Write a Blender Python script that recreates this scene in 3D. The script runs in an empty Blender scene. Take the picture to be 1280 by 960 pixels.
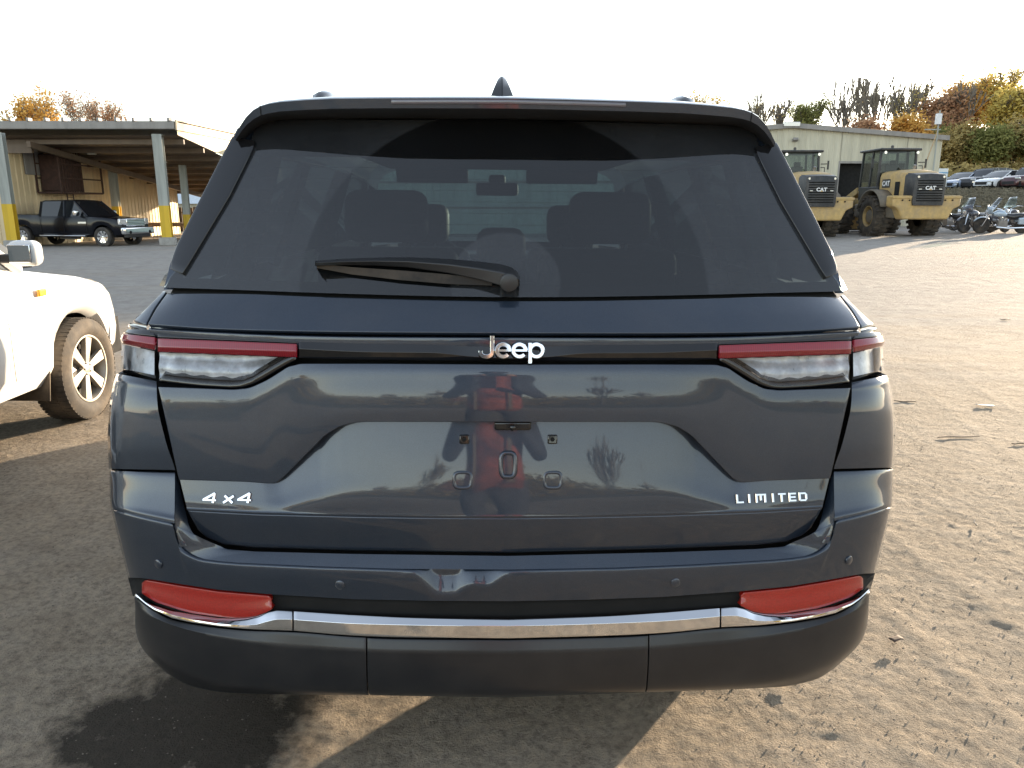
import bpy, bmesh, math, random
import numpy as np
from mathutils import Vector, Matrix, Euler
R = math.radians
C = bpy.context.scene.collection
SC = bpy.context.scene
random.seed(7); np.random.seed(7)

# ------------------------------------------------------------------ camera
FPX, TH, HC = 950.0, R(13.2), 1.455
cam_d = bpy.data.cameras.new("camera"); cam = bpy.data.objects.new("camera", cam_d); C.objects.link(cam)
cam_d.sensor_width = 36; cam_d.lens = 36 * FPX / 1280; cam_d.clip_end = 2000; cam_d.clip_start = 0.02
cam.location = (0, 0, HC); cam.rotation_euler = (R(90) - TH, 0, 0)
SC.camera = cam
# ------------------------------------------------------------------ sky and sun
SUN_AZ, SUN_EL = R(42), R(7.0)
w = bpy.data.worlds.new("World"); SC.world = w; w.use_nodes = True
nt = w.node_tree
bg = nt.nodes["Background"]
sky = nt.nodes.new("ShaderNodeTexSky"); sky.sky_type = 'NISHITA'; sky.sun_disc = False
sky.sun_elevation = SUN_EL; sky.sun_rotation = SUN_AZ; sky.air_density = 1.0; sky.dust_density = 0.3; sky.ozone_density = 1.0
hs = nt.nodes.new("ShaderNodeHueSaturation"); hs.inputs['Saturation'].default_value = 0.55      # thin high veil of cloud: paler, less yellow horizon
nt.links.new(sky.outputs[0], hs.inputs['Color'])
veil = nt.nodes.new("ShaderNodeMix"); veil.data_type = 'RGBA'; veil.blend_type = 'MULTIPLY'; veil.inputs[0].default_value = 1.0; veil.inputs[7].default_value = (1.0, 0.985, 1.0, 1)
nt.links.new(hs.outputs[0], veil.inputs[6]); nt.links.new(veil.outputs[2], bg.inputs[0]); bg.inputs[1].default_value = 0.15
sd = bpy.data.lights.new("sun", 'SUN'); sd.energy = 3.9; sd.angle = R(0.55); sd.color = (1.0, 0.80, 0.57)
sun = bpy.data.objects.new("sun", sd); C.objects.link(sun)
sun.rotation_euler = (R(90) - SUN_EL, 0, R(180) - SUN_AZ)
SC.view_settings.view_transform = 'Standard'; SC.view_settings.look = 'None'
SC.view_settings.gamma = 1; SC.view_settings.exposure = 2.05
SC.cycles.use_denoising = True
SC.cycles.max_bounces = 7; SC.cycles.transparent_max_bounces = 24
SC.cycles.caustics_reflective = False; SC.cycles.caustics_refractive = False

# ------------------------------------------------------------------ pixel rays (1280x960 frame of the survey)
FW = np.array([0, math.cos(TH), -math.sin(TH)]); UP = np.array([0, math.sin(TH), math.cos(TH)]); RT = np.array([1., 0, 0])
def ray(px, py):
    px = np.asarray(px, float); py = np.asarray(py, float)
    return FW + ((px - 640) / FPX)[..., None] * RT + ((480 - py) / FPX)[..., None] * UP
def at(px, py, Y):
    d = ray(px, py); t = Y / d[1]
    return Vector((d[0] * t, Y, HC + d[2] * t))
def zg(x, y):
    """ground height: the yard falls a little to the left far away"""
    s = min(max((y - 8) / 14, 0), 1); s = s * s * (3 - 2 * s)
    return 0.014 * x * s

# ------------------------------------------------------------------ mesh helpers
def tag(o, label=None, cat=None, group=None, kind=None):
    if label: o['label'] = label
    if cat: o['category'] = cat
    if group: o['group'] = group
    if kind: o['kind'] = kind
    return o
def empty(name, loc=(0, 0, 0), rz=0, label=None, cat=None, group=None):
    o = bpy.data.objects.new(name, None); C.objects.link(o); o.location = loc; o.rotation_euler = (0, 0, rz)
    o.empty_display_size = 0.2
    return tag(o, label, cat, group)
def children(o): return [c for c in bpy.data.objects if c.parent == o]
def copy_tree(o, parent=None, cm=None):
    if cm is None:
        cm = {}
        for q in list(bpy.data.objects):
            if q.parent: cm.setdefault(q.parent.name, []).append(q)
    c = o.copy(); C.objects.link(c); c.parent = parent
    for ch in cm.get(o.name, []): copy_tree(ch, c, cm)
    return c
def obj(name, vf, mat, parent=None, smooth=35, bevel=0, seg=2, solid=0, loc=None, rot=None):
    verts, faces = vf[0], vf[1]
    me = bpy.data.meshes.new(name)
    me.from_pydata([tuple(v) for v in verts], [], [tuple(f) for f in faces])
    mats = mat if isinstance(mat, (list, tuple)) else [mat]
    for m in mats: me.materials.append(m)
    if len(vf) > 2 and vf[2] is not None:
        me.polygons.foreach_set('material_index', list(vf[2]))
    me.validate(); me.update()
    if smooth:
        me.shade_smooth()
        if smooth < 180: me.set_sharp_from_angle(angle=R(smooth))
    o = bpy.data.objects.new(name, me); C.objects.link(o)
    if parent is not None: o.parent = parent
    if loc is not None: o.location = loc
    if rot is not None: o.rotation_euler = rot
    if solid:
        s = o.modifiers.new("s", 'SOLIDIFY'); s.thickness = solid; s.offset = -1
    if bevel:
        b = o.modifiers.new("b", 'BEVEL'); b.width = bevel; b.segments = seg; b.limit_method = 'ANGLE'; b.angle_limit = R(40)
        b.harden_normals = False
    return o
class MB:
    def __init__(s): s.v = []; s.f = []; s.m = []; s.mi = 0
    def add(s, v, f):
        n = len(s.v); s.v += [tuple(map(float, q)) for q in v]; s.f += [tuple(i + n for i in q) for q in f]; s.m += [s.mi] * len(f); return s
    def box(s, c, d, rot=None):
        hx, hy, hz = d[0] / 2, d[1] / 2, d[2] / 2
        vs = [Vector((x * hx, y * hy, z * hz)) for x in (-1, 1) for y in (-1, 1) for z in (-1, 1)]
        if rot: 
            m = Euler(rot).to_matrix(); vs = [m @ q for q in vs]
        vs = [q + Vector(c) for q in vs]
        return s.add(vs, [(0, 1, 3, 2), (4, 6, 7, 5), (0, 4, 5, 1), (2, 3, 7, 6), (0, 2, 6, 4), (1, 5, 7, 3)])
    def bb(s, a, b):
        return s.box([(a[i] + b[i]) / 2 for i in range(3)], [abs(b[i] - a[i]) for i in range(3)])
    def tube(s, pts, r, n=8, cap=True):
        pts = [Vector(p) for p in pts]; rs = r if isinstance(r, (list, tuple)) else [r] * len(pts)
        vs = []; up = None
        for i, p in enumerate(pts):
            t = (pts[min(i + 1, len(pts) - 1)] - pts[max(i - 1, 0)])
            if t.length < 1e-9: t = Vector((0, 0, 1))
            t.normalize()
            if up is None: up = t.orthogonal().normalized()
            else: 
                up = up - t * up.dot(t)
                up = up.normalized() if up.length > 1e-6 else t.orthogonal().normalized()
            b = t.cross(up)
            for k in range(n):
                a = 2 * math.pi * k / n
                vs.append(p + (up * math.cos(a) + b * math.sin(a)) * rs[i])
        fs = []
        for i in range(len(pts) - 1):
            for k in range(n):
                k2 = (k + 1) % n
                fs.append((i * n + k, i * n + k2, (i + 1) * n + k2, (i + 1) * n + k))
        if cap:
            fs.append(tuple(reversed(range(n)))); fs.append(tuple((len(pts) - 1) * n + k for k in range(n)))
        return s.add(vs, fs)
    def lathe(s, prof, n=32, axis='x', c=(0, 0, 0), closed=False, cap=True):
        """prof: (axial, radius)"""
        vs = []
        for a, r in prof:
            for k in range(n):
                t = 2 * math.pi * k / n; u, v_ = r * math.cos(t), r * math.sin(t)
                p = (a, u, v_) if axis == 'x' else ((u, a, v_) if axis == 'y' else (u, v_, a))
                vs.append((p[0] + c[0], p[1] + c[1], p[2] + c[2]))
        fs = []
        m = len(prof)
        for i in range(m - 1 + (1 if closed else 0)):
            j = (i + 1) % m
            for k in range(n):
                k2 = (k + 1) % n
                fs.append((i * n + k, i * n + k2, j * n + k2, j * n + k))
        if not closed and cap:
            if prof[0][1] > 1e-4: fs.append(tuple(reversed(range(n))))
            if prof[-1][1] > 1e-4: fs.append(tuple((m - 1) * n + k for k in range(n)))
        return s.add(vs, fs)
    def prism(s, poly, a, b, axis='x'):
        """poly: 2D points in the plane normal to the axis, extruded from a to b"""
        def P(u, v_, w_): return (w_, u, v_) if axis == 'x' else ((u, w_, v_) if axis == 'y' else (u, v_, w_))
        n = len(poly); vs = [P(u, v_, a) for u, v_ in poly] + [P(u, v_, b) for u, v_ in poly]
        fs = [tuple(range(n))[::-1], tuple(range(n, 2 * n))] + [(i, (i + 1) % n, n + (i + 1) % n, n + i) for i in range(n)]
        return s.add(vs, fs)
    def grid(s, G, flip=False, closeu=False):
        """G[i][j] points"""
        ni, nj = len(G), len(G[0]); vs = [p for row in G for p in row]; fs = []
        for i in range(ni - 1):
            for j in range(nj - 1 + (1 if closeu else 0)):
                j2 = (j + 1) % nj
                q = (i * nj + j, i * nj + j2, (i + 1) * nj + j2, (i + 1) * nj + j)
                fs.append(q[::-1] if flip else q)
        return s.add(vs, fs)
    def vf(s): return (s.v, s.f, s.m)
    def build(s, name, mat, parent=None, **k): return obj(name, s.vf(), mat, parent, **k)

# ------------------------------------------------------------------ materials
def new_mat(name):
    m = bpy.data.materials.new(name); m.use_nodes = True; return m, m.node_tree, m.node_tree.nodes["Principled BSDF"]
def N(nt, t, **k):
    n = nt.nodes.new(t)
    for a, b in k.items(): setattr(n, a, b)
    return n
def noise(nt, scale, detail=4, rough=0.55, coord='Object', vec=None, dist=0):
    tc = N(nt, "ShaderNodeTexCoord"); n = N(nt, "ShaderNodeTexNoise")
    n.inputs['Scale'].default_value = scale; n.inputs['Detail'].default_value = detail; n.inputs['Roughness'].default_value = rough
    n.inputs['Distortion'].default_value = dist
    if vec is None: vec = tc.outputs[coord]
    nt.links.new(vec, n.inputs['Vector']); return n
def ramp(nt, src, stops):
    r = N(nt, "ShaderNodeValToRGB"); e = r.color_ramp.elements
    while len(e) < len(stops): e.new(0.5)
    for i, (p, c) in enumerate(stops):
        e[i].position = p; e[i].color = (*c, 1) if len(c) == 3 else c
    nt.links.new(src, r.inputs[0]); return r
def mapr(nt, src, a, b, c, d):
    m = N(nt, "ShaderNodeMapRange"); m.inputs[1].default_value = a; m.inputs[2].default_value = b
    m.inputs[3].default_value = c; m.inputs[4].default_value = d; nt.links.new(src, m.inputs[0]); return m
def bump(nt, bs, h, strength=0.3, dist=0.01):
    b = N(nt, "ShaderNodeBump"); b.inputs['Strength'].default_value = strength; b.inputs['Distance'].default_value = dist
    nt.links.new(h, b.inputs['Height']); nt.links.new(b.outputs[0], bs.inputs['Normal']); return b
_mc = {}
def pm(name, col, rough=0.5, metal=0.0, coat=0.0, coatr=0.03, var=0.12, vscale=6.0, bmp=0.0, bscale=60, spec=0.5, dust=None, emit=None):
    """plain procedural material: a little colour and roughness variation, optional bump and dust"""
    if name in _mc: return _mc[name]
    m, nt, bs = new_mat(name)
    n = noise(nt, vscale, 5, 0.6)
    lo = tuple(max(0, c * (1 - var)) for c in col); hi = tuple(min(1, c * (1 + var)) for c in col)
    r = ramp(nt, n.outputs[0], [(0.3, lo), (0.7, hi)])
    src = r.outputs[0]
    if dust:
        n2 = noise(nt, dust[1], 6, 0.7); f = mapr(nt, n2.outputs[0], 0.42, 0.7, 0, dust[2])
        mx = N(nt, "ShaderNodeMix"); mx.data_type = 'RGBA'; mx.inputs[7].default_value = (*dust[0], 1)
        nt.links.new(f.outputs[0], mx.inputs[0]); nt.links.new(src, mx.inputs[6]); src = mx.outputs[2]
    nt.links.new(src, bs.inputs['Base Color'])
    rr = mapr(nt, n.outputs[0], 0.3, 0.7, max(0.02, rough * 0.88), min(1, rough * 1.12)); nt.links.new(rr.outputs[0], bs.inputs['Roughness'])
    bs.inputs['Metallic'].default_value = metal; bs.inputs['Coat Weight'].default_value = coat; bs.inputs['Coat Roughness'].default_value = coatr
    bs.inputs['Specular IOR Level'].default_value = spec
    if bmp:
        nb = noise(nt, bscale, 4, 0.6); bump(nt, bs, nb.outputs[0], bmp, 0.004)
    if emit:
        bs.inputs['Emission Color'].default_value = (*emit[0], 1); bs.inputs['Emission Strength'].default_value = emit[1]
    _mc[name] = m; return m
def fres(nt, ior):
    """fresnel for a thin pane, the same from either side"""
    f = N(nt, "ShaderNodeFresnel"); g = N(nt, "ShaderNodeNewGeometry"); m = mapr(nt, g.outputs['Backfacing'], 0, 1, ior, 1 / ior)
    nt.links.new(m.outputs[0], f.inputs[0]); return f
def glass_mat(name, tint, refl=1.0, rough=0.0, dust=0.0):
    """thin pane: tinted transparency plus a fresnel reflection (and optionally a dust film)"""
    m = bpy.data.materials.new(name); m.use_nodes = True; nt = m.node_tree
    for n in list(nt.nodes): nt.nodes.remove(n)
    out = N(nt, "ShaderNodeOutputMaterial"); tr = N(nt, "ShaderNodeBsdfTransparent"); gl = N(nt, "ShaderNodeBsdfGlossy")
    fr = fres(nt, 1.5)
    tr.inputs[0].default_value = (*tint, 1); gl.inputs['Roughness'].default_value = rough; gl.inputs[0].default_value = (refl, refl, refl, 1)
    mx = N(nt, "ShaderNodeMixShader"); nt.links.new(fr.outputs[0], mx.inputs[0]); nt.links.new(tr.outputs[0], mx.inputs[1]); nt.links.new(gl.outputs[0], mx.inputs[2])
    last = mx.outputs[0]
    if dust:
        df = N(nt, "ShaderNodeBsdfDiffuse"); df.inputs[0].default_value = (0.42, 0.38, 0.33, 1)
        n = noise(nt, 3.0, 6, 0.65); f = mapr(nt, n.outputs[0], 0.3, 0.75, dust * 0.6, dust * 1.4)
        m2 = N(nt, "ShaderNodeMixShader"); nt.links.new(f.outputs[0], m2.inputs[0]); nt.links.new(last, m2.inputs[1]); nt.links.new(df.outputs[0], m2.inputs[2]); last = m2.outputs[0]
    nt.links.new(last, out.inputs[0]); return m
M = {}
M['rubber'] = pm('rubber', (0.028, 0.026, 0.025), 0.8, bmp=0.3, dust=((0.20, 0.16, 0.12), 5, 0.35))
M['rubber_dusty'] = pm('rubber_dusty', (0.045, 0.04, 0.035), 0.85, bmp=0.3, dust=((0.18, 0.14, 0.10), 4, 0.6))
M['black_plastic'] = pm('black_plastic', (0.018, 0.018, 0.02), 0.5, bmp=0.15, bscale=300, dust=((0.16, 0.13, 0.1), 4, 0.12))
M['black_gloss'] = pm('black_gloss', (0.008, 0.008, 0.009), 0.08, coat=0.5)
M['dark'] = pm('dark_void', (0.006, 0.006, 0.006), 0.9)
M['chrome'] = pm('chrome', (0.80, 0.81, 0.83), 0.06, 1.0, var=0.03)
M['satin_metal'] = pm('satin_metal', (0.55, 0.56, 0.58), 0.3, 1.0, var=0.05)
M['steel'] = pm('steel', (0.35, 0.34, 0.33), 0.45, 0.8)
# ================================================================== the dark grey SUV
PSI, ROLL, DJ, CXJ = R(1.7), R(0.5), 1.62, -0.012
suv = empty('parked_suv', label='dark blue-grey SUV seen from behind with chrome badges and a dented bumper', cat='suv')
MJ = Matrix.Translation((CXJ, DJ, 0)) @ Matrix.Rotation(PSI, 4, 'Z') @ Matrix.Rotation(ROLL, 4, 'Y')
suv.matrix_world = MJ
MJI = np.array(MJ.inverted())
CO = MJI[:3, :3] @ np.array([0, 0, HC]) + MJI[:3, 3]           # camera in the car's frame
def lray(px, py): return ray(px, py) @ MJI[:3, :3].T
RC = 0.30
def plan(x, W):
    a = np.minimum(np.abs(x) / W, 1.0)
    return 0.075 * a * a + RC * (1 - np.sqrt(np.maximum(1 - a ** 14, 0)))
def hit(px, py, off, W, steps=260):
    """where the pixel ray meets the car's rear surface  y = off + plan(x)"""
    px, py, off, W = np.broadcast_arrays(np.asarray(px, float), py, off, W)
    d = lray(px, py); t = np.linspace(1.2, 3.2, steps)
    P = CO + d[..., None, :] * t[:, None]
    g = P[..., 1] - (off[..., None] + plan(P[..., 0], W[..., None])); g = np.where(np.abs(P[..., 0]) > W[..., None], -9 + 0 * g, g)
    pos = g > 0; any_ = pos.any(-1); i = np.where(any_, pos.argmax(-1), 1); i = np.maximum(i, 1)
    gi = np.take_along_axis(g, i[..., None], -1)[..., 0]; gp = np.take_along_axis(g, (i - 1)[..., None], -1)[..., 0]
    f = np.clip(-gp / np.where(np.abs(gi - gp) < 1e-9, 1, gi - gp), 0, 1)
    tt = t[i - 1] + f * (t[i] - t[i - 1])
    j = g.argmax(-1); tt = np.where(any_, tt, t[j])
    return CO + d * tt[..., None]
SIL = [(150, 290), (168, 292.6), (197, 277), (250, 250), (308, 221), (327, 213), (360, 205), (400, 163.8), (415, 154), (422, 152), (461, 150.5), (474, 144), (519, 136),
       (556, 134.6), (599, 136), (627, 137), (674, 147), (700, 154), (736, 162.5), (767, 167), (799, 172), (824, 187.5), (842, 209), (858, 241), (866, 287)]
def sil(py): return float(np.interp(py, [a for a, b in SIL], [b for a, b in SIL]))
def solveW(py, off):
    px = sil(py); lo, hi = 0.5, 1.3
    t = np.linspace(1.2, 3.2, 800); P = CO + lray(px, py) * t[:, None]
    for _ in range(22):
        W = (lo + hi) / 2
        g = np.where(np.abs(P[:, 0]) < W, P[:, 1] - off - plan(P[:, 0], W), -9)
        if g.max() > 0: hi = W
        else: lo = W
    return (lo + hi) / 2
CTR = 634.0
def rows_to_grid(rows, sub, ncol=64, ctr=CTR, xe=None, expo=1.5, smooth=True):
    """rows: [(pts outer->centre in px, off or [(x,off)..], W or None)]; returns left-half grid (rows x cols) in the car frame"""
    K = len(rows); tabs = []
    for pts, off, W in rows:
        xs = [p[0] for p in pts]; ys = [p[1] for p in pts]
        end = xe if xe is not None else ctr
        xr = xs[0] + (end - xs[0]) * np.linspace(0, 1, ncol) ** expo
        yr = np.interp(xr, xs, ys) if len(xs) < 3 else pchip(xs, ys, xr)
        o = np.full(ncol, off, float) if not isinstance(off, list) else np.interp(xr, [q[0] for q in off], [q[1] for q in off])
        if W is None: W = solveW(ys[0], float(o[0]))
        tabs.append(np.stack([xr, yr, o, np.full(ncol, W)]))
    T = np.array(tabs)                        # K,4,ncol
    out = []
    for k in range(K - 1):
        n = sub[k] if isinstance(sub, (list, tuple)) else sub
        for s in range(n):
            u = s / n
            if smooth:
                p0, p1, p2, p3 = T[max(k - 1, 0)], T[k], T[k + 1], T[min(k + 2, K - 1)]
                out.append(0.5 * ((2 * p1) + (-p0 + p2) * u + (2 * p0 - 5 * p1 + 4 * p2 - p3) * u * u + (-p0 + 3 * p1 - 3 * p2 + p3) * u ** 3))
            else: out.append(T[k] * (1 - u) + T[k + 1] * u)
    out.append(T[-1]); A = np.array(out)
    return hit(A[:, 0], A[:, 1], A[:, 2], A[:, 3])
def pchip(xs, ys, q):
    xs = np.array(xs, float); ys = np.array(ys, float); h = np.diff(xs); d = np.diff(ys) / h
    m = np.zeros(len(xs)); m[0], m[-1] = d[0], d[-1]
    for i in range(1, len(xs) - 1):
        if d[i - 1] * d[i] > 0:
            w1, w2 = 2 * h[i] + h[i - 1], h[i] + 2 * h[i - 1]; m[i] = (w1 + w2) / (w1 / d[i - 1] + w2 / d[i])
    i = np.clip(np.searchsorted(xs, q) - 1, 0, len(xs) - 2); t = (q - xs[i]) / h[i]
    return (2 * t ** 3 - 3 * t ** 2 + 1) * ys[i] + (t ** 3 - 2 * t ** 2 + t) * h[i] * m[i] + (-2 * t ** 3 + 3 * t ** 2) * ys[i + 1] + (t ** 3 - t ** 2) * h[i] * m[i + 1]
def full(G):
    """mirror a left-half grid whose last column lies on the centre line"""
    G = G.copy(); G[:, -1, 0] = 0
    Rr = G[:, -2::-1].copy(); Rr[..., 0] *= -1
    return np.concatenate([G, Rr], 1)
def wrapg(g):
    """carry the outer edge of a left-half grid forward round the corner"""
    a = g[:, :1].copy(); a[..., 1] += .05; b = g[:, :1].copy(); b[..., 1] += .15; return np.concatenate([b, a, g], 1)
def mirror(G):
    Rr = G[:, ::-1].copy(); Rr[..., 0] *= -1; return Rr
def sheet(name, G, mat, parent=suv, solid=0.012, bevel=0.002, seg=2, smooth=50, flip=True):
    return MB().grid(G.tolist(), flip=flip).build(name, mat, parent, solid=solid, bevel=bevel, seg=seg, smooth=smooth)

def paint_mat():
    m, nt, bs = new_mat('suv_paint')
    n = noise(nt, 900, 2, 0.5); r = ramp(nt, n.outputs[0], [(0.35, (0.014, 0.024, 0.042)), (0.65, (0.028, 0.045, 0.073))])
    # dust settled low on the car
    tc = N(nt, "ShaderNodeTexCoord"); nd = noise(nt, 7, 7, 0.7)
    f = mapr(nt, nd.outputs[0], 0.35, 0.8, 0.0, 0.08)
    mx = N(nt, "ShaderNodeMix"); mx.data_type = 'RGBA'; mx.inputs[7].default_value = (0.20, 0.17, 0.14, 1)
    nt.links.new(f.outputs[0], mx.inputs[0]); nt.links.new(r.outputs[0], mx.inputs[6]); nt.links.new(mx.outputs[2], bs.inputs['Base Color'])
    bs.inputs['Metallic'].default_value = 0.45; bs.inputs['Roughness'].default_value = 0.38
    bs.inputs['Coat Weight'].default_value = 1.0; bs.inputs['Coat IOR'].default_value = 1.55
    cr = mapr(nt, nd.outputs[0], 0.35, 0.8, 0.015, 0.07); nt.links.new(cr.outputs[0], bs.inputs['Coat Roughness'])
    return m
M['jpaint'] = paint_mat()
M['jskirt'] = pm('suv_skirt', (0.011, 0.013, 0.017), 0.36, 0.1, coat=0.35, coatr=0.2, dust=((0.16, 0.13, 0.1), 6, 0.06))
JP = M['jpaint']

# ---- liftgate, upper panel below the window
CX = CTR
g = rows_to_grid([([(209, 366.3), (300, 367), (380, 370), (460, 372.5), (560, 375), (CX, 376)], 0.168, None),
                  ([(195, 386), (300, 389), (460, 394), (CX, 397)], 0.130, None),
                  ([(184.5, 405), (269, 411), (359, 413.7), (460, 415), (CX, 416)], 0.096, None)], 8)
sheet('liftgate_upper_panel', full(g), JP)
# ---- ledge under it and gloss bar
g = rows_to_grid([([(186, 408.5), (269, 413.5), (372, 418), (460, 419.5), (CX, 420.5)], 0.112, None),
                  ([(186, 412), (269, 416.2), (372, 420.3), (460, 421.8), (CX, 422.5)], 0.088, None)], 2, smooth=False)
sheet('ledge_trim', full(g), JP, solid=0.03, bevel=0.001)
g = rows_to_grid([([(373.5, 422.5), (460, 424), (CX, 425)], 0.094, 1.0),
                  ([(373.5, 436), (460, 440), (540, 441), (590, 446), (CX, 448)], 0.078, 1.0),
                  ([(373.5, 447.5), (460, 450), (540, 451), (CX, 452)], 0.084, 1.0)], 5, smooth=False, expo=1)
sheet('light_bar_panel', full(g), M['black_gloss'], smooth=20)
# ---- liftgate lower: convex face above the plate recess
top = [(197.5, 483.5), (253, 485.5), (292, 487), (312, 485), (334, 475), (360, 458.5), (376, 454.5), (460, 454.5), (CX, 455.5)]
bnd = [(223.5, 600), (306, 602.5), (340.5, 605), (351, 600), (385.6, 565), (407, 543.5), (425.5, 533), (444, 528.5), (460, 527.5), (CX, 527.5)]
def mixc(a, b, k, n=60):
    out = []
    for i in range(n):
        u = i / (n - 1); xa = a[0][0] + (CX - a[0][0]) * u; xb = b[0][0] + (CX - b[0][0]) * u
        out.append((xa * (1 - k) + xb * k, float(np.interp(xa, [p[0] for p in a], [p[1] for p in a])) * (1 - k) + k * float(np.interp(xb, [p[0] for p in b], [p[1] for p in b]))))
    return out
WG = 1.02
g = rows_to_grid([(mixc(top, bnd, 0), 0.0685, None), (mixc(top, bnd, .12), 0.0625, None), (mixc(top, bnd, .3), 0.0577, None), (mixc(top, bnd, .55), 0.0515, None), (mixc(top, bnd, .8), 0.0470, None),
                  (mixc(top, bnd, 1), 0.0455, None)], 7, ncol=110, expo=1.0)
sheet('liftgate_lower_panel', full(g), JP, solid=0.035, bevel=0.003, seg=3)
# ---- plate recess face, crease and lower lip
cr = [(233.5, 636), (320, 640.5), (440, 643.5), (540, 645), (CX, 645.5)]
lo = [(247, 662), (258, 672), (280, 680.5), (319, 684.5), (440, 688), (CX, 691)]
b2 = [(224.5, 603)] + [(x, y + 2) for x, y in bnd[1:]]
b2 = [(224.5, 598)] + [(x, y - 4) for x, y in bnd[1:]]
offr = [(220, .046), (330, .052), (400, .077), (640, .0785)]
offm = [(220, .038), (330, .041), (400, .0515), (640, .0521)]
cr0 = [(x, y - 1.5) for x, y in cr]; cr1 = [(x + 1.2, y + 2.5) for x, y in cr]
g = rows_to_grid([(mixc(b2, cr0, 0), offr, 1.03), (mixc(b2, cr0, .5), offm, 1.03), (mixc(b2, cr0, .8), [(220, .0325), (640, .0387)], 1.03), (mixc(b2, cr0, 1), 0.030, 1.03),
                  (mixc(cr, cr, 0), 0.0285, 1.03), (mixc(cr1, cr1, 0), 0.0295, 1.03)], [12, 10, 8, 3, 3], ncol=110, expo=1.0, smooth=True)
gl2 = rows_to_grid([(mixc(cr1, lo, 0), 0.0295, 1.03), (mixc(cr1, lo, .35), 0.0325, 1.03), (mixc(cr1, lo, 1), 0.044, 1.03)], [5, 8], ncol=110, expo=1.0)
# press the three embossed marks into the recess face
GF = full(g)
emb = []
def emboss(GF, cx, cz, hx, hz, d):
    x, z = GF[..., 0], GF[..., 2]
    q = ((np.abs(x - cx) / hx) ** 4 + (np.abs(z - cz) / hz) ** 4) ** 0.25
    GF[..., 1] += d * np.exp(-((q - 0.82) / 0.2) ** 2)
plate_y = lambda px, py: hit(px, py, 0.05, 1.03)
def refine(G, x0, x1, i0, i1, k):
    return G
sheet('plate_recess_panel', GF, JP, solid=0, bevel=0)
sheet('liftgate_lower_lip', full(gl2), JP, solid=0.02, bevel=0)
# ---- body corners (quarter panels) beside the liftgate, above and below the lamps
def both(name, g, mat, **k):
    a = sheet(name, g, mat, **k); b = sheet(name, mirror(g), mat, **k); return a, b
g = rows_to_grid([([(206, 362), (197.5, 365)], 0.172, None), ([(184, 383), (189, 385)], 0.134, None), ([(165, 401), (180.5, 405.5)], 0.100, None), ], 6, ncol=14, xe=0, expo=1) if False else None
def strip(rows, sub, ncol=18, smooth=True):
    """rows: (left pt, right pt, off[, Wkey]) -- a patch between two px curves"""
    T = []
    for r in rows:
        (x0, y0), (x1, y1), off = r[:3]; W = r[3] if len(r) > 3 else solveW(y0, off if not isinstance(off, tuple) else off[0])
        o0, o1 = off if isinstance(off, tuple) else (off, off)
        u = np.linspace(0, 1, ncol); T.append(np.stack([x0 + (x1 - x0) * u, y0 + (y1 - y0) * u, o0 + (o1 - o0) * u, np.full(ncol, W)]))
    T = np.array(T); out = []; K = len(T)
    for k in range(K - 1):
        n = sub[k] if isinstance(sub, (list, tuple)) else sub
        for s in range(n):
            u = s / n
            if smooth:
                p0, p1, p2, p3 = T[max(k - 1, 0)], T[k], T[k + 1], T[min(k + 2, K - 1)]
                out.append(0.5 * ((2 * p1) + (-p0 + p2) * u + (2 * p0 - 5 * p1 + 4 * p2 - p3) * u * u + (-p0 + 3 * p1 - 3 * p2 + p3) * u ** 3))
            else: out.append(T[k] * (1 - u) + T[k + 1] * u)
    out.append(T[-1]); A = np.array(out)
    return hit(A[:, 0], A[:, 1], A[:, 2], A[:, 3])
g = strip([((204, 363.5), (207.5, 365), .170), ((187, 382), (193, 385), .134), ((166, 401), (182.5, 405.3), .098)], 6)
both('shoulder_panel', g, JP, solid=.006, bevel=0)
g = strip([((162, 403.5), (183, 408), .112), ((160, 408), (183, 411.5), .095)], 2, smooth=False)
both('shoulder_trim', g, M['black_gloss'], bevel=0)
g = strip([((146, 467), (195.5, 476.5), .086), ((143.5, 474), (195.8, 483), .072), ((141, 483), (195.8, 489), .068), ((138, 500), (196.5, 502), .060), ((136, 519), (199, 519), .055), ((134.6, 556), (208.5, 556.5), .047),
           ((135.5, 575), (215, 575), .046), ((136, 586), (219, 587.5), .047)], 6)
both('quarter_panel', wrapg(g), JP, solid=0, bevel=0)
# ---- lamps
def lamp_mats():
    m, nt, bs = new_mat('lamp_red'); 
    tc = N(nt, "ShaderNodeTexCoord"); wv = N(nt, "ShaderNodeTexWave"); wv.inputs['Scale'].default_value = 60; nt.links.new(tc.outputs['Object'], wv.inputs[0])
    r = ramp(nt, wv.outputs[1], [(0, (0.20, 0.002, 0.010)), (1, (0.27, 0.004, 0.016))]); nt.links.new(r.outputs[0], bs.inputs['Base Color'])
    bs.inputs['Roughness'].default_value = 0.25; bs.inputs['Coat Weight'].default_value = 1; bs.inputs['Coat Roughness'].default_value = 0.02
    M['lamp_red'] = m
    M['lamp_clear'] = glass_mat('lamp_clear', (0.86, 0.88, 0.9), 1.6)
    M['lamp_inner'] = pm('lamp_reflector', (0.55, 0.56, 0.58), 0.3, 0.3, vscale=30, var=.35)
    m, nt, bs = new_mat('reflector_red')
    tc = N(nt, "ShaderNodeTexCoord"); v = N(nt, "ShaderNodeTexVoronoi"); v.inputs['Scale'].default_value = 260; nt.links.new(tc.outputs['Object'], v.inputs['Vector'])
    r = ramp(nt, v.outputs['Distance'], [(0, (0.42, 0.013, 0.006)), (0.9, (0.29, 0.009, 0.004))]); nt.links.new(r.outputs[0], bs.inputs['Base Color'])
    bs.inputs['Roughness'].default_value = 0.3; bs.inputs['Coat Weight'].default_value = 1; bs.inputs['Coat Roughness'].default_value = 0.03
    M['reflector_red'] = m
lamp_mats()
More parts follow.
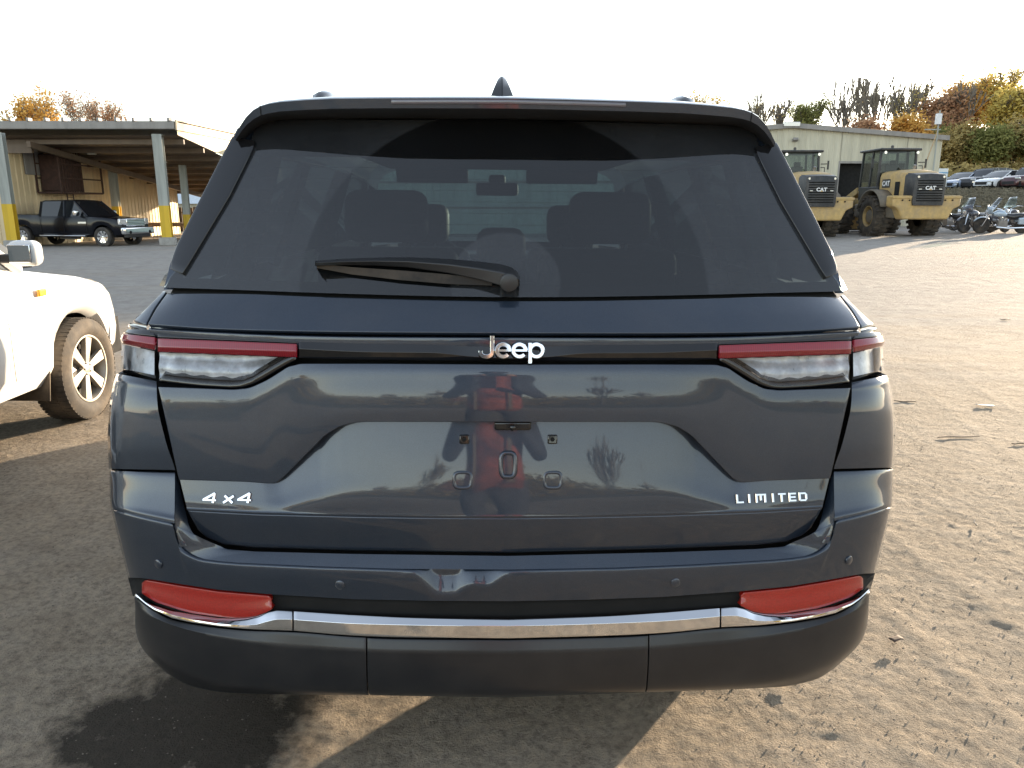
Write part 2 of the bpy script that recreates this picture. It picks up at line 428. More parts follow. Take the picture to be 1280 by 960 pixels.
WL = solveW(430, .078)
def lamp(sx):
    f = (lambda G: G) if sx < 0 else mirror
    # inner lamp on the liftgate
    g = strip([((196.5, 412), (371.5, 421.8), .098, WL), ((196.5, 421.5), (371.5, 428.5), .086, WL)], 3, ncol=30)
    base = sheet('tail_lamp', f(g), M['black_gloss'], solid=.02)
    g = strip([((197, 423), (370.5, 429.8), .078, WL), ((197, 434.0), (370.5, 439.5), .070, WL)], 4, ncol=30); sheet('red_lens', f(g), M['lamp_red'], base, solid=.01, bevel=.001)
    g = strip([((197, 434.0), (370.5, 439.5), .0702, WL), ((197, 440), (371.5, 447), .078, WL)], 3, ncol=30); sheet('red_lens', f(g), M['lamp_red'], base, solid=.01, bevel=.001)
    # clear lens: curved lower outline
    lowc = [(199, 474.5), (225, 478), (253, 481), (290, 483.2), (305, 482), (320, 476.8), (335, 468), (350, 459), (362, 452), (370, 448.2)]
    u = np.linspace(0, 1, 44); x = 199 + (370 - 199) * u; yt = 440.5 + (447.3 - 440.5) * u; yb = np.interp(x, [p[0] for p in lowc], [p[1] for p in lowc])
    yb = np.maximum(yb, yt + .3)
    G = []; Gi = []
    for k in range(9):
        v = k / 8; G.append(hit(x, yt + (yb - yt) * v, .074 + .004 * v, np.full_like(x, WL))); Gi.append(hit(x, yt + (yb - yt) * v, .112 - .024 * v, np.full_like(x, WL)))
    sheet('clear_lens', f(np.array(G)), M['lamp_clear'], base, solid=0, bevel=0)
    inn = np.array(Gi)
    inn[..., 1] += 0.003 * np.sin(np.linspace(0, 1, 9) * 3 * math.pi)[:, None] + .0022 * np.sin(np.linspace(0, 14 * math.pi, 44))[None]
    sheet('lamp_reflector', f(inn), M['lamp_inner'], base, solid=0, bevel=0)
    # dark surround of the clear lens
    G = [hit(x, yb, .074, np.full_like(x, WL)), hit(x, yb + 3.4, .080, np.full_like(x, WL))]
    sheet('lamp_surround', f(np.array(G)), M['black_gloss'], base, solid=.03, bevel=0)
    # outer lamp on the body corner
    g = strip([((159, 411), (193.5, 411.7), .100, WL), ((153.5, 416), (193.5, 420), .086, WL)], 3, ncol=14)
    out = sheet('corner_lamp', f(g), M['black_gloss'], solid=.02)
    g = strip([((153, 417), (193.5, 421.5), .080, WL), ((150.5, 424), (193.5, 431), .070, WL)], 4, ncol=20); sheet('red_lens', f(g), M['lamp_red'], out, solid=.01, bevel=.001)
    g = strip([((150.5, 424), (193.5, 431), .0702, WL), ((153, 430), (193.5, 438), .080, WL)], 3, ncol=20); sheet('red_lens', f(g), M['lamp_red'], out, solid=.01, bevel=.001)
    g = strip([((153, 431), (193.5, 439), .078, WL), ((151, 448), (193.5, 455), .076, WL), ((150.5, 461), (193.5, 469), .078, WL)], 5, ncol=20); sheet('clear_lens', f(g), M['lamp_clear'], out, solid=0, bevel=0)
    g = strip([((156, 431), (193, 439), .112, WL - .01), ((155, 446), (193, 453), .100, WL - .01), ((154, 461), (193, 469), .088, WL - .01)], 5, ncol=20); sheet('lamp_reflector', f(g), M['lamp_inner'], out, solid=0, bevel=0)
    g = strip([((153.5, 461.8), (194.5, 469.5), .078, WL), ((153.5, 465.5), (194.5, 473), .082, WL)], 2, ncol=14); sheet('lamp_surround', f(g), M['black_gloss'], out, solid=0, bevel=0)
lamp(-1); lamp(1)
# ---- bumper: corner wings, shelf and face, chrome, skirt
top = [(154.5, 588), (217.5, 590.3)]
edge = [(151.6, 634), (170, 640), (217, 651)]
WB = [solveW(y, .03) for y in (590, 620, 636, 660, 700, 736)]
g = strip([((138, 588), (218.5, 590.5), .062), ((137, 591), (218.5, 594), .052), ((137, 612), (218.5, 620), .036), ((138, 628), (218, 643), .020), ((138.5, 633), (218, 649), .013), ((139, 637), (218.5, 654.5), .0105)], [3, 6, 6, 3, 3], ncol=40)
both('bumper_wing', wrapg(g), JP, solid=0, bevel=0)
bt = [(146, 673), (218.5, 674.5), (226, 684), (236, 692), (252, 698.5), (275, 701.5), (300, 703.5), (400, 708), (500, 711), (CX, 712)]
bt = [(139, 637), (218.3, 654.3), (219.5, 666), (221.5, 676.5), (226, 684), (236, 692), (252, 698.5), (275, 701.5), (300, 703.5), (400, 708), (500, 711), (CX, 712)]
bt2 = [(140, 641), (217.3, 658), (218.5, 669), (220.3, 679.5), (224, 687), (234, 695), (251, 701.5), (275, 704.5), (300, 706.5), (400, 711), (500, 714), (CX, 715)]
bm = [(160, 722), (178, 722.5), (225, 730), (275, 737.5), (340, 743), (444, 749), (540, 751), (CX, 751.5)]
g = rows_to_grid([(mixc(bt, bm, 0), 0.0105, None), (mixc(bt2, bm, 0), 0.0040, None), (mixc(bt2, bm, .3), 0.0025, None), (mixc(bt2, bm, .6), 0.004, None), (mixc(bt2, bm, 1), 0.008, None)], [4, 7, 6, 6], ncol=150, expo=1.0)
GB = full(wrapg(g))
def dent(G):
    c = hit(572, 728, 0.003, 1.0); dx = G[..., 0] - c[0]; dz = G[..., 2] - c[2]
    zc = dz + .006 - .010 * np.sin(dx * 38)                    # pushed-in V below the edge
    v = .52 * (zc + .024 - .36 * np.abs(dx + .004) * (1 + .4 * np.sin(dx * 60 + 1)))
    d = np.log1p(np.exp(np.clip(v / .0011, -30, 30))) * .0011
    fade = 1 / (1 + np.exp((np.abs(dx) - .115) / .010))
    G[..., 1] += np.minimum(d, .021) * fade
    G[..., 2] -= .006 * np.exp(-(np.abs(dx) / .10) ** 2) * np.exp(-((dz - .037) / .012) ** 2)
dent(GB)
sheet('bumper_cover', GB, JP, solid=0, bevel=0)
# shelf between liftgate and bumper edge
sh = [(232, 640), (240, 664), (252, 677), (275, 685), (319, 689.5), (440, 692.5), (CX, 695)]
g = rows_to_grid([(mixc([(219.5, 655), (220.5, 660), (232, 668), (250, 680), (275, 686), (319, 689.5), (440, 692.5), (CX, 695)], bt, 0), 0.031, 1.0), (mixc(bt, bt, 0), 0.0105, 1.0)], 6, ncol=90, expo=1.0)
sheet('bumper_step', full(g), JP, solid=0, bevel=0)
g = strip([((218.8, 591), (223, 600), (.050, .056), 1.03), ((218.3, 640), (232, 640), (.020, .046), 1.03), ((220.0, 662), (239, 663), (.013, .038), 1.03), ((225, 684), (252, 678), (.010, .031), 1.03)], 6, ncol=6)
both('bumper_step_side', g, JP, solid=0, bevel=0)
# dark slot under the bumper face
sl = [(166, 745), (225, 760), (344, 765), (444, 770), (CX, 774.5)]
g = rows_to_grid([(mixc(bm, sl, 0), 0.030, 1.0), (mixc(bm, sl, 1), 0.026, 1.0)], 3, ncol=50, expo=1.0)
sheet('bumper_slot', full(g), M['dark'], solid=.01, bevel=0)
# chrome
ct = [(345, 763.5), (366, 764), (444, 769), (500, 771.5), (560, 773), (CX, 774)]
cm_ = [(345, 774), (366, 774.5), (444, 779.5), (500, 781), (560, 782), (CX, 782.5)]
cb = [(345, 787.5), (366, 788.3), (444, 794.5), (500, 796.5), (CX, 798)]
def crop_(c, x0): return [(x0, float(np.interp(x0, [p[0] for p in c], [p[1] for p in c])))] + [p for p in c if p[0] > x0 + 1]
g = rows_to_grid([(crop_(ct, 367.3), .004, 1.0), (crop_(cm_, 367.3), -0.011, 1.0), (crop_(cb, 367.3), -0.0125, 1.0)], [5, 5], ncol=50, expo=1, smooth=False)
for _k in range(2):
    pass
sheet('chrome_strip', full(g), M['chrome'], solid=.006, bevel=.0012, smooth=25)
xs = np.array([170, 182, 194, 215, 240, 272, 290, 308, 321, 333, 345, 356, 365.2])
yt = np.array([740, 748.5, 755, 762, 767.5, 772, 773, 772.5, 770.5, 766, 763.3, 763.4, 763.8])
ym = np.array([742.5, 753, 760.5, 768.5, 774.5, 779.5, 781, 781.5, 780.5, 777, 774.2, 774.0, 774.2])
yb = np.array([744.5, 755, 763, 772.5, 778, 782.5, 784.5, 786, 786.8, 787.2, 787.6, 788, 788.3])
xx = np.linspace(170, 365.2, 70); Wc = solveW(745, .004)
rows = []
for fr, off in ((0, .006), (.5, -.002), (1, -.010)): rows.append(hit(xx, np.interp(xx, xs, yt) * (1 - fr) + np.interp(xx, xs, ym) * fr, off, np.full_like(xx, Wc)))
for fr, off in ((.5, -.011), (1, -.012)): rows.append(hit(xx, np.interp(xx, xs, ym) * (1 - fr) + np.interp(xx, xs, yb) * fr, off, np.full_like(xx, Wc)))
both('chrome_strip_end', np.array(rows), M['chrome'], solid=.006, bevel=.0012, smooth=30)
# reflectors
xr = np.linspace(177, 339.5, 50)
rt = np.interp(xr, [177, 181, 225, 275, 336, 339.5], [729, 725, 732.5, 740, 745, 749]); rb = np.interp(xr, [177, 194, 225, 240, 272, 290, 308, 321, 333, 339.5], [742, 753, 763, 767, 771.3, 772.8, 772.3, 770, 765.5, 762])
rows = [hit(xr, rt * (1 - f) + rb * f, .010 + .004 * math.cos(f * math.pi), np.full_like(xr, Wc)) for f in np.linspace(0, 1, 8)]
for a in both('rear_reflector', np.array(rows), M['reflector_red'], solid=.02, bevel=.002): pass
# reflector housings (dark)
rows = [hit(xr - 6 * (1 - (xr - 177) / 163), rt - 4 + (rb - rt + 8) * f, .034, np.full_like(xr, Wc)) for f in (0, .5, 1)]
both('reflector_recess', np.array(rows), M['black_plastic'], solid=0, bevel=0)
# skirt in three sections
s0 = [(168, 746.5), (182, 757), (194, 765), (215, 774.5), (240, 780), (272, 785), (308, 788.5), (366, 790.5), (444, 796.5), (500, 798.8), (CX, 800)]
s1 = [(169, 757), (182, 766), (215, 781), (275, 796), (366, 809), (456, 813.5), (540, 815.5), (CX, 816)]
s2 = [(170, 790), (215, 808), (275, 822), (366, 831), (456, 837), (CX, 840)]
s3 = [(181, 815), (215, 834), (260, 850), (310, 858), (400, 862), (CX, 866)]
s4 = [(209, 842), (240, 858), (287, 866), (360, 868), (444, 869), (CX, 872)]
def cut(c, x0, x1):
    ys = lambda x: float(np.interp(x, [p[0] for p in c], [p[1] for p in c]))
    return [(x0, ys(x0))] + [p for p in c if x0 + 1 < p[0] < x1 - 1] + [(x1, ys(x1))]
offs = [.0, -.011, -.009, .001, .026]
Ws = [solveW(s[0][1], o) for s, o in zip((s0, s1, s2, s3, s4), offs)]
rows = []
def side(c, o, W, x1, seam):
    x0 = c[0][0]; u = np.linspace(0, 1, 80); x = x0 + (x1 - x0) * u; y = pchip([p[0] for p in c], [p[1] for p in c], x); return x, y, np.full_like(x, o), np.full_like(x, W)
def skirt(x0s, x1s, n):
    T = []
    for c, o, W, a, b in zip((s0, s1, s2, s3, s4), offs, Ws, x0s, x1s):
        a = c[0][0] if a is None else a; u = np.linspace(0, 1, n); x = a + (b - a) * u; T.append(np.stack([x, pchip([p[0] for p in c], [p[1] for p in c], x), np.full(n, o), np.full(n, W)]))
    T = np.array(T); out = []
    sub = [4, 8, 6, 6]
    for k in range(4):
        for s in range(sub[k]):
            u = s / sub[k]; p0, p1, p2, p3 = T[max(k - 1, 0)], T[k], T[k + 1], T[min(k + 2, 4)]
            if k < 1: out.append(p1 * (1 - u) + p2 * u)
            else:
                if k == 1: p0 = p1 * 2 - p2
                out.append(0.5 * ((2 * p1) + (-p0 + p2) * u + (2 * p0 - 5 * p1 + 4 * p2 - p3) * u * u + (-p0 + 3 * p1 - 3 * p2 + p3) * u ** 3))
    out.append(T[-1]); A = np.array(out); return hit(A[:, 0], A[:, 1], A[:, 2], A[:, 3])
both('lower_bumper_skirt', wrapg(skirt([None] * 5, [457.5, 457.5, 457.8, 459, 461], 80)), M['jskirt'], solid=.02, bevel=.0015)
sheet('towing_cover', full(skirt([458.9, 458.9, 459.2, 460.4, 462.4], [CX] * 5, 30)), M['jskirt'], solid=.02, bevel=.0015)
# backing behind every gap
g = rows_to_grid([([(222, 352), (CX, 364)], .27, .97), ([(214, 365), (CX, 378)], .205, .97), ([(190, 420), (CX, 420)], .15, .97), ([(160, 450), (CX, 450)], .15, 1.0), ([(150, 560), (CX, 560)], .13, 1.0), ([(155, 660), (CX, 660)], .11, 1.0), ([(175, 750), (CX, 760)], .08, 1.0),
                  ([(190, 800), (CX, 800)], .06, 1.0), ([(230, 845), (CX, 862)], .08, 1.0)], 2, ncol=40, smooth=False)
sheet('inner_structure', full(g), M['dark'], solid=0, bevel=0)

# ---- greenhouse rear: window, pillar blades, spoiler
def gpt(px, py, yoff, W): return hit(px, py, yoff, W)
# window: plane leaning forward; profile offset grows with height
def glass_off(z): return 0.172 + (z - 1.235) * 0.62
def hit_glass(px, py, W, add=0.0):
    px, py, W = np.broadcast_arrays(np.asarray(px, float), np.asarray(py, float), W)
    d = lray(px, py); t = np.linspace(1.5, 3.4, 400); P = CO + d[..., None, :] * t[:, None]
    x = P[..., 0]; a = np.minimum(np.abs(x) / W[..., None], 1.2)
    g = P[..., 1] - (glass_off(P[..., 2]) + add + .085 * a * a + 0.02 * a ** 6)
    i = np.maximum((g > 0).argmax(-1), 1); gi = np.take_along_axis(g, i[..., None], -1)[..., 0]; gp = np.take_along_axis(g, (i - 1)[..., None], -1)[..., 0]
    tt = t[i - 1] + np.clip(-gp / (gi - gp), 0, 1) * (t[i] - t[i - 1]); return CO + d * tt[..., None]
gl_b = [(206.5, 359.5), (300, 362.5), (380, 365.5), (460, 368), (560, 370.5), (CX, 371.5)]
n = 70; u = np.linspace(0, 1, n); rows = []
for v in np.linspace(0, 1, 34):
    yl = 359.5 + (150 - 359.5) * v; xl = float(np.interp(yl, [150, 168, 178, 240, 332, 345, 359.5], [322, 316, 313, 280, 226, 214, 206.5]))
    x = xl + (CX - xl) * u ** 1.2; yb = pchip([p[0] for p in gl_b], [p[1] for p in gl_b], np.maximum(x, 206.5)) - 359.5
    rows.append(hit_glass(x, yl + yb * (1 - v), .95))
GG = full(np.array(rows))
def rear_glass_mat():
    m = bpy.data.materials.new('rear_privacy_glass'); m.use_nodes = True; nt = m.node_tree
    for q in list(nt.nodes): nt.nodes.remove(q)
    out = N(nt, "ShaderNodeOutputMaterial"); tr = N(nt, "ShaderNodeBsdfTransparent"); tr.inputs[0].default_value = (0.10, 0.135, 0.145, 1)
    gl = N(nt, "ShaderNodeBsdfGlossy"); gl.inputs['Roughness'].default_value = 0.01; fr = fres(nt, 1.9)
    mx = N(nt, "ShaderNodeMixShader"); nt.links.new(fr.outputs[0], mx.inputs[0]); nt.links.new(tr.outputs[0], mx.inputs[1]); nt.links.new(gl.outputs[0], mx.inputs[2])
    # dust film outside the wiper sweep
    tc = N(nt, "ShaderNodeTexCoord"); sub = N(nt, "ShaderNodeVectorMath", operation='SUBTRACT'); nt.links.new(tc.outputs['Object'], sub.inputs[0]); sub.inputs[1].default_value = WP
    ln = N(nt, "ShaderNodeVectorMath", operation='LENGTH'); nt.links.new(sub.outputs[0], ln.inputs[0])
    a = mapr(nt, ln.outputs['Value'], .488, .496, 0, 1); b = mapr(nt, ln.outputs['Value'], .128, .134, 1, 0)
    ad = N(nt, "ShaderNodeMath", operation='MAXIMUM'); nt.links.new(a.outputs[0], ad.inputs[0]); nt.links.new(b.outputs[0], ad.inputs[1])
    n1 = noise(nt, 2.5, 7, .65); f = mapr(nt, n1.outputs[0], .3, .75, .03, .07); n2 = noise(nt, 220, 3, .6); f2 = mapr(nt, n2.outputs[0], .3, .7, .6, 1.4)
    mu = N(nt, "ShaderNodeMath", operation='MULTIPLY'); nt.links.new(f.outputs[0], mu.inputs[0]); nt.links.new(f2.outputs[0], mu.inputs[1])
    m3 = N(nt, "ShaderNodeMapRange"); m3.inputs[3].default_value = .22; nt.links.new(ad.outputs[0], m3.inputs[0])
    mu2 = N(nt, "ShaderNodeMath", operation='MULTIPLY'); nt.links.new(mu.outputs[0], mu2.inputs[0]); nt.links.new(m3.outputs[0], mu2.inputs[1])
    df = N(nt, "ShaderNodeBsdfDiffuse"); df.inputs[0].default_value = (0.40, 0.43, 0.48, 1)
    m2 = N(nt, "ShaderNodeMixShader"); nt.links.new(mu2.outputs[0], m2.inputs[0]); nt.links.new(mx.outputs[0], m2.inputs[1]); nt.links.new(df.outputs[0], m2.inputs[2])
    nt.links.new(m2.outputs[0], out.inputs[0]); return m
WP = tuple(float(q) for q in hit_glass(632, 352, .95, -.0))
M['rear_glass'] = rear_glass_mat()
win = sheet('rear_window', GG, M['rear_glass'], solid=0, bevel=0)
# defroster lines
dm = pm('defroster', (0.05, 0.03, 0.02), .6)
dl = MB()
for z in np.linspace(1.30, 1.60, 12):
    hw = .86 - (z - 1.24) * .46
    pts = []
    for k in range(25):
        x = -hw + 2 * hw * k / 24; a = abs(x) / .95; pts.append((x, float(glass_off(z)) + .004 + .085 * a * a + .02 * a ** 6, z))
    dl.tube(pts, .0006, 3)
dl.build('defroster_wires', dm, win)
# frit border inside the glass (bottom and sides)
fr_ = MB()
R0 = GG.copy(); R0[..., 1] += .003
fr_.grid(R0[:3].tolist()); fr_.grid(R0[:, :4].tolist()); fr_.grid(R0[:, -4:].tolist()); fr_.grid(R0[26:].tolist())
fr_.build('window_border', M['dark'], win)
# pillar blades: thick pieces standing proud of the glass
def blade():
    T = []
    ly = np.linspace(170, 336, 18)
    rows = []
    for y in ly:
        xo = float(np.interp(y, [168, 197, 250, 308, 330, 338], [291.5, 276, 249, 220, 212.5, 212.5]))
        xi = float(np.interp(y, [168, 178, 240, 325, 333, 338], [319.5, 317, 286, 235, 230, 227]))
        yy = y + np.linspace(0, 1, 8) * (6 if y < 330 else 0) * (1 if y < 300 else 0)
        x = xo + (xi - xo) * np.linspace(0, 1, 8)
        p = hit_glass(x, np.full(8, y) + np.linspace(0, 6, 8), .95, -.010)
        p[:, 1] -= .002 * np.sin(np.linspace(0, 1, 8) * math.pi)
        rows.append(p)
    return np.array(rows)
both('pillar_blade', blade(), M['jpaint'], solid=.05, bevel=.004, seg=3, flip=False) if False else None
for gg in (blade(), mirror(blade())):
    o = MB().grid(gg.tolist(), flip=True).build('pillar_blade', M['black_gloss'], suv, solid=.016, bevel=.0015, seg=2, smooth=40)
# D-pillar body behind blade (silhouette)
def dpil():
    rows = []
    for y in np.linspace(160, 362, 20):
        xo = float(np.interp(y, [160, 168, 197, 250, 308, 327, 345, 362], [297, 293, 277.5, 250.5, 221.5, 213.5, 209, 204.8]))
        xi = float(np.interp(y, [160, 178, 240, 332, 362], [330, 322, 290, 238, 216]))
        p = hit_glass(np.linspace(xo, xi, 6), np.full(6, y), .95, .012)
        rows.append(p)
    return np.array(rows)
for gg in (dpil(), mirror(dpil())):
    MB().grid(gg.tolist(), flip=True).build('rear_pillar', JP, suv, smooth=50)
# ---- spoiler and roof
_pt = [(634, 123, .325), (560, 122.8, .327), (480, 123, .335), (414, 123.6, .352), (380, 125.3, .365), (350, 127.6, .378), (335, 130, .386), (325, 133, .392), (316, 138, .398), (307, 147, .405), (299, 159, .412), (293.5, 171, .418)]
_pb = [135.5, 135.3, 135.2, 135.8, 137.3, 139.2, 141.4, 144, 148.5, 156, 166, 175]
def _pl(px, py, y):
    d = lray(px, py); t = (y - CO[1]) / d[1]; p = CO + d * t; return (abs(float(p[0])), float(p[2]))
_c0 = _pl(*_pt[0])[0]
E = []; EB = []
for (px, py, y), pb in zip(_pt, _pb):
    a = _pl(px, py, y); b = _pl(px, pb, y + .004); E.append((a[0] if px < 634 else 0, a[1], y)); EB.append(a[1] - b[1])
def erow(fy, fz, fx=lambda i, e: 0):
    L = [(e[0] + fx(i, e), e[2] + fy(i, e), e[1] + fz(i, e)) for i, e in enumerate(E)]
    return L
def mir_row(L): return [(-x, y, z) for x, y, z in L[::-1]] + L[1:]
k_ = lambda i: min(max((i - 6) / 5, 0), 1)
rows = [erow(lambda i, e: .13, lambda i, e: -.012 - EB[i]), erow(lambda i, e: .05, lambda i, e: -.004 - EB[i]), erow(lambda i, e: .010, lambda i, e: -.0015 - EB[i]),
        erow(lambda i, e: .004, lambda i, e: -EB[i]), erow(lambda i, e: 0, lambda i, e: 0), erow(lambda i, e: .006, lambda i, e: .003),
        erow(lambda i, e: .05, lambda i, e: .012 * (1 - k_(i)), lambda i, e: .004 * k_(i)), erow(lambda i, e: .16, lambda i, e: .027 * (1 - k_(i)) + .005 * k_(i), lambda i, e: .008 * k_(i))]
m_ = MB(); m_.grid([mir_row(r) for r in rows[3:]]); m_.build('spoiler', JP, suv, smooth=24)
m_ = MB(); m_.grid([mir_row(r) for r in rows[:4]]); m_.build('spoiler_underside', M['black_plastic'], suv, smooth=45)
# seams and brake light on the spoiler edge
for sx in (-1, 1):
    MB().tube([(sx * E[7][0], E[7][2] - .0005, E[7][1] + .002), (sx * E[7][0], E[7][2] + .003, E[7][1] - EB[7])], .0014, 4).build('spoiler_seam', M['dark'], suv)
bl = []
for k in range(41):
    x = -.285 + .57 * k / 40; e = np.interp(abs(x), [q[0] for q in E], [q[2] for q in E]); z = np.interp(abs(x), [q[0] for q in E], [q[1] for q in E])
    bl.append([(x, e - .0015, z - .0125), (x, e - .0015, z - .003)])
g = [[p[0] for p in bl], [p[1] for p in bl]]
M['brake_lens'] = pm('brake_lens', (0.10, 0.09, 0.11), 0.18, coat=1, var=.05)
MB().grid(g).build('brake_light', M['brake_lens'], suv, solid=.004, bevel=.0008)
ys_ = [.475, .7, 1.0, 1.6, 2.2, 2.8, 3.15]; zt = [1.734, 1.745, 1.752, 1.760, 1.755, 1.735, 1.70]
xc = [0, .15, .3, .45, .55, .62, .665, .70, .722, .74, .75]; dz = [0, .001, .004, .009, .016, .027, .043, .066, .092, .125, .15]
rows = []
for y, z in zip(ys_, zt):
    L = [(x, y + (.06 * (x / .75) ** 2 if y < .6 else 0), z - d) for x, d in zip(xc, dz)]; rows.append(mir_row(L))
MB().grid(rows).build('roof', JP, suv, smooth=60, solid=.02)
for sx in (-1, 1):
    rail = MB(); pts = [(sx * .575, .86, 1.735), (sx * .575, .90, 1.768), (sx * .572, .98, 1.785), (sx * .565, 1.6, 1.798), (sx * .56, 2.4, 1.790), (sx * .56, 2.75, 1.765), (sx * .56, 2.8, 1.73)]
    rail.tube(pts, [.022, .026, .026, .02, .02, .022, .018], 8); rail.build('roof_rail', M['black_gloss'], suv, smooth=60)
fin = MB()
prof = [(.62, 1.742), (.66, 1.80), (.69, 1.806), (.78, 1.772), (.86, 1.75)]
for k, (y, z) in enumerate(prof): pass
L = []
for y0, z1, wdt in ((.60, 1.742, .036), (.625, 1.775, .024), (.65, 1.80, .014), (.665, 1.812, .007)):
    L.append([(-wdt, y0 + .02, z1), (0, y0, z1), (wdt, y0 + .02, z1), (wdt * .8, y0 + .14, z1 - .0), (0, y0 + .19 - (z1 - 1.742) * 1.3, z1), (-wdt * .8, y0 + .14, z1)])
fin.grid(L, closeu=True); fin.f.append((18, 19, 20, 21, 22, 23)); fin.m.append(0)
fin.build('roof_antenna', M['black_gloss'], suv, smooth=30, bevel=.002, loc=(-.012, 0, 0))

# ---- sides, hood and the rest of the shell
AX_R, AX_F, TR = 1.06, 3.90, .385
def zb(y):
    z = .285
    for a in (AX_R, AX_F):
        r = TR + .055; d = abs(y - a)
        if d < r: z = max(z, math.sqrt(r * r - d * d) + TR - .02)
    return z
def hw(y, z):
    base = np.interp(z, [.25, .45, .7, .95, 1.1, 1.24], [.955, .985, .995, .995, .965, .915])
    rr_ = min(max((1.1 - y) / .85, 0), 1) * float(np.interp(z, [.25, .95, 1.1, 1.24], [.0, .0, .06, .125]))
    return float(base) - rr_ - .10 * max(0, (y - 4.2) / .7) ** 2 - .05 * max(0, (y - 3.2) / 1.6) - (.005 if y < .3 else 0)
def belt(y): return 1.235 if y < 3.2 else 1.235 - .16 * ((y - 3.2) / 1.6) ** 1.3
yy = sorted(set([.25 + .0 + i * .08 for i in range(58)] + [a + s * (TR + .055) * math.cos(t) for a in (AX_R, AX_F) for s in (-1, 1) for t in np.linspace(0, 1.5, 7)]))
yy = [y for y in yy if .25 <= y <= 4.86]
for sx in (-1, 1):
    rows = []
    for k in range(12):
        v = k / 11; rows.append([(sx * hw(y, zb(y) + (belt(y) - zb(y)) * v), y, zb(y) + (belt(y) - zb(y)) * v) for y in yy])
    MB().grid(rows, flip=sx < 0).build('body_side', JP, suv, smooth=50)
    for a in (AX_R, AX_F):
        lip = MB(); pts = [(sx * (.985), a + (TR + .05) * math.cos(t), TR - .02 + (TR + .05) * math.sin(t)) for t in np.linspace(-.15, math.pi + .15, 20)]
        lip.tube(pts, .022, 6); lip.build('wheel_arch_trim', M['black_plastic'], suv)
    MB().bb((sx * .86, 1.45, .284), (sx * .94, 3.4, .345)).build('side_sill', M['black_plastic'], suv, bevel=.01)
    # side glass and pillars
    G = [[(sx * .905, y, 1.236) for y in np.linspace(.62, 3.7, 16)], [(sx * (.80 + (.0 if y < 3.1 else .05)), y * 1.0, 1.60 if y < 3.1 else 1.60 - (y - 3.1) * .6) for y in np.linspace(.72, 3.65, 16)]]
    g2 = []
    for v in np.linspace(0, 1, 6):
        row = []
        for y in np.linspace(.62, 3.78, 24):
            top_ = 1.625 if y < 3.05 else 1.625 - (y - 3.05) * .53; z = 1.236 + (top_ - 1.236) * v
            if y < .62: z = min(z, 1.236 + (top_ - 1.236) * v)
            row.append((sx * (.915 - (z - 1.236) * .40), y + (.10 * v if y < 1 else 0), z))
        g2.append([(p[0] - sx * max(0, (1.2 - p[1])) * .10, p[1], p[2]) for p in row])
    MB().grid(g2, flip=sx < 0).build('side_window', M['side_glass'] if 'side_glass' in M else M.setdefault('side_glass', glass_mat('side_privacy_glass', (.05, .055, .055))), suv, smooth=60)
    for nm, a, b, wd in (('roof_pillar', (sx * .815, .74, 1.22), (sx * .70, .80, 1.63), .04), ('roof_pillar', (sx * .905, 1.45, 1.22), (sx * .755, 1.5, 1.65), .03), ('roof_pillar', (sx * .905, 2.35, 1.22), (sx * .755, 2.3, 1.65), .045),
                         ('roof_pillar', (sx * .90, 3.78, 1.17), (sx * .73, 3.08, 1.66), .035)):
        MB().tube([a, b], wd, 6).build(nm, M['black_gloss'], suv)
    ed = GG[:, 0] if sx < 0 else GG[:, -1]
    g3 = [[(p[0], p[1] + .004, p[2]), (p[0] + sx * .035, p[1] + .05, p[2]), (sx * (.885 - (p[2] - 1.236) * .40) - sx * .03, p[1] + .2, p[2]), (sx * (.90 - (p[2] - 1.236) * .40) - sx * .04, .72, p[2])] for p in ed[:-3].tolist()]
    MB().grid(g3, flip=sx > 0).build('quarter_pillar', JP, suv, smooth=60)
    mir = MB(); mir.box((sx * 1.03, 3.12, 1.20), (.18, .10, .14)); mir.box((sx * .95, 3.15, 1.14), (.1, .04, .03)); mir.build('door_mirror', JP, suv, bevel=.03, seg=3)
    for yd in (1.5, 2.35, 3.3): MB().tube([(sx * (hw(yd, z) + .001), yd, z) for z in np.linspace(.36, 1.2, 8)], .003, 4).build('door_seam', M['dark'], suv)
    for yd in (1.75, 2.6): MB().tube([(sx * .955, yd, 1.03), (sx * .985, yd + .03, 1.035), (sx * .985, yd + .15, 1.035), (sx * .955, yd + .18, 1.03)], .011, 6).build('door_handle', JP, suv)
# hood, windscreen, front
rows = []
for y in np.linspace(3.72, 4.86, 9):
    rows.append(mir_row([(x * (hw(y, belt(y)) / 1.0), y + .0, belt(y) - (0.03 * x ** 4) + .02 * (1 - x ** 2)) for x in (0, .2, .4, .6, .8, .93, 1)]))
MB().grid(rows).build('hood', JP, suv, smooth=60)
rows = [[(x * .80, 4.86 + .04 * (1 - x * x), z) for x in np.linspace(-1, 1, 9)] for z in (.30, .6, .85, 1.08)]
MB().grid(rows).build('front_bumper', JP, suv, smooth=60)
rows = []
for v in np.linspace(0, 1, 6):
    rows.append([(x * (.86 - .14 * v), 3.80 - .70 * v - .10 * x * x * (1 - .5 * v), 1.20 + .47 * v) for x in np.linspace(-1, 1, 13)])
M['clear_glass'] = glass_mat('clear_glass', (.80, .88, .86))
MB().grid(rows).build('windscreen', M['clear_glass'], suv, smooth=60)
MB().bb((-.90, .3, .34), (.90, 4.75, .40)).build('underbody', M['dark'], suv)
MB().bb((-.68, .33, .33), (.68, 1.5, .78)).build('cargo_floor', M['dark'], suv)
ex = MB(); 
for sx in (-1, 1): ex.tube([(sx * .52, .22, .335), (sx * .52, .7, .345)], .033, 10)
ex.build('exhaust_pipe', M['steel'], suv)
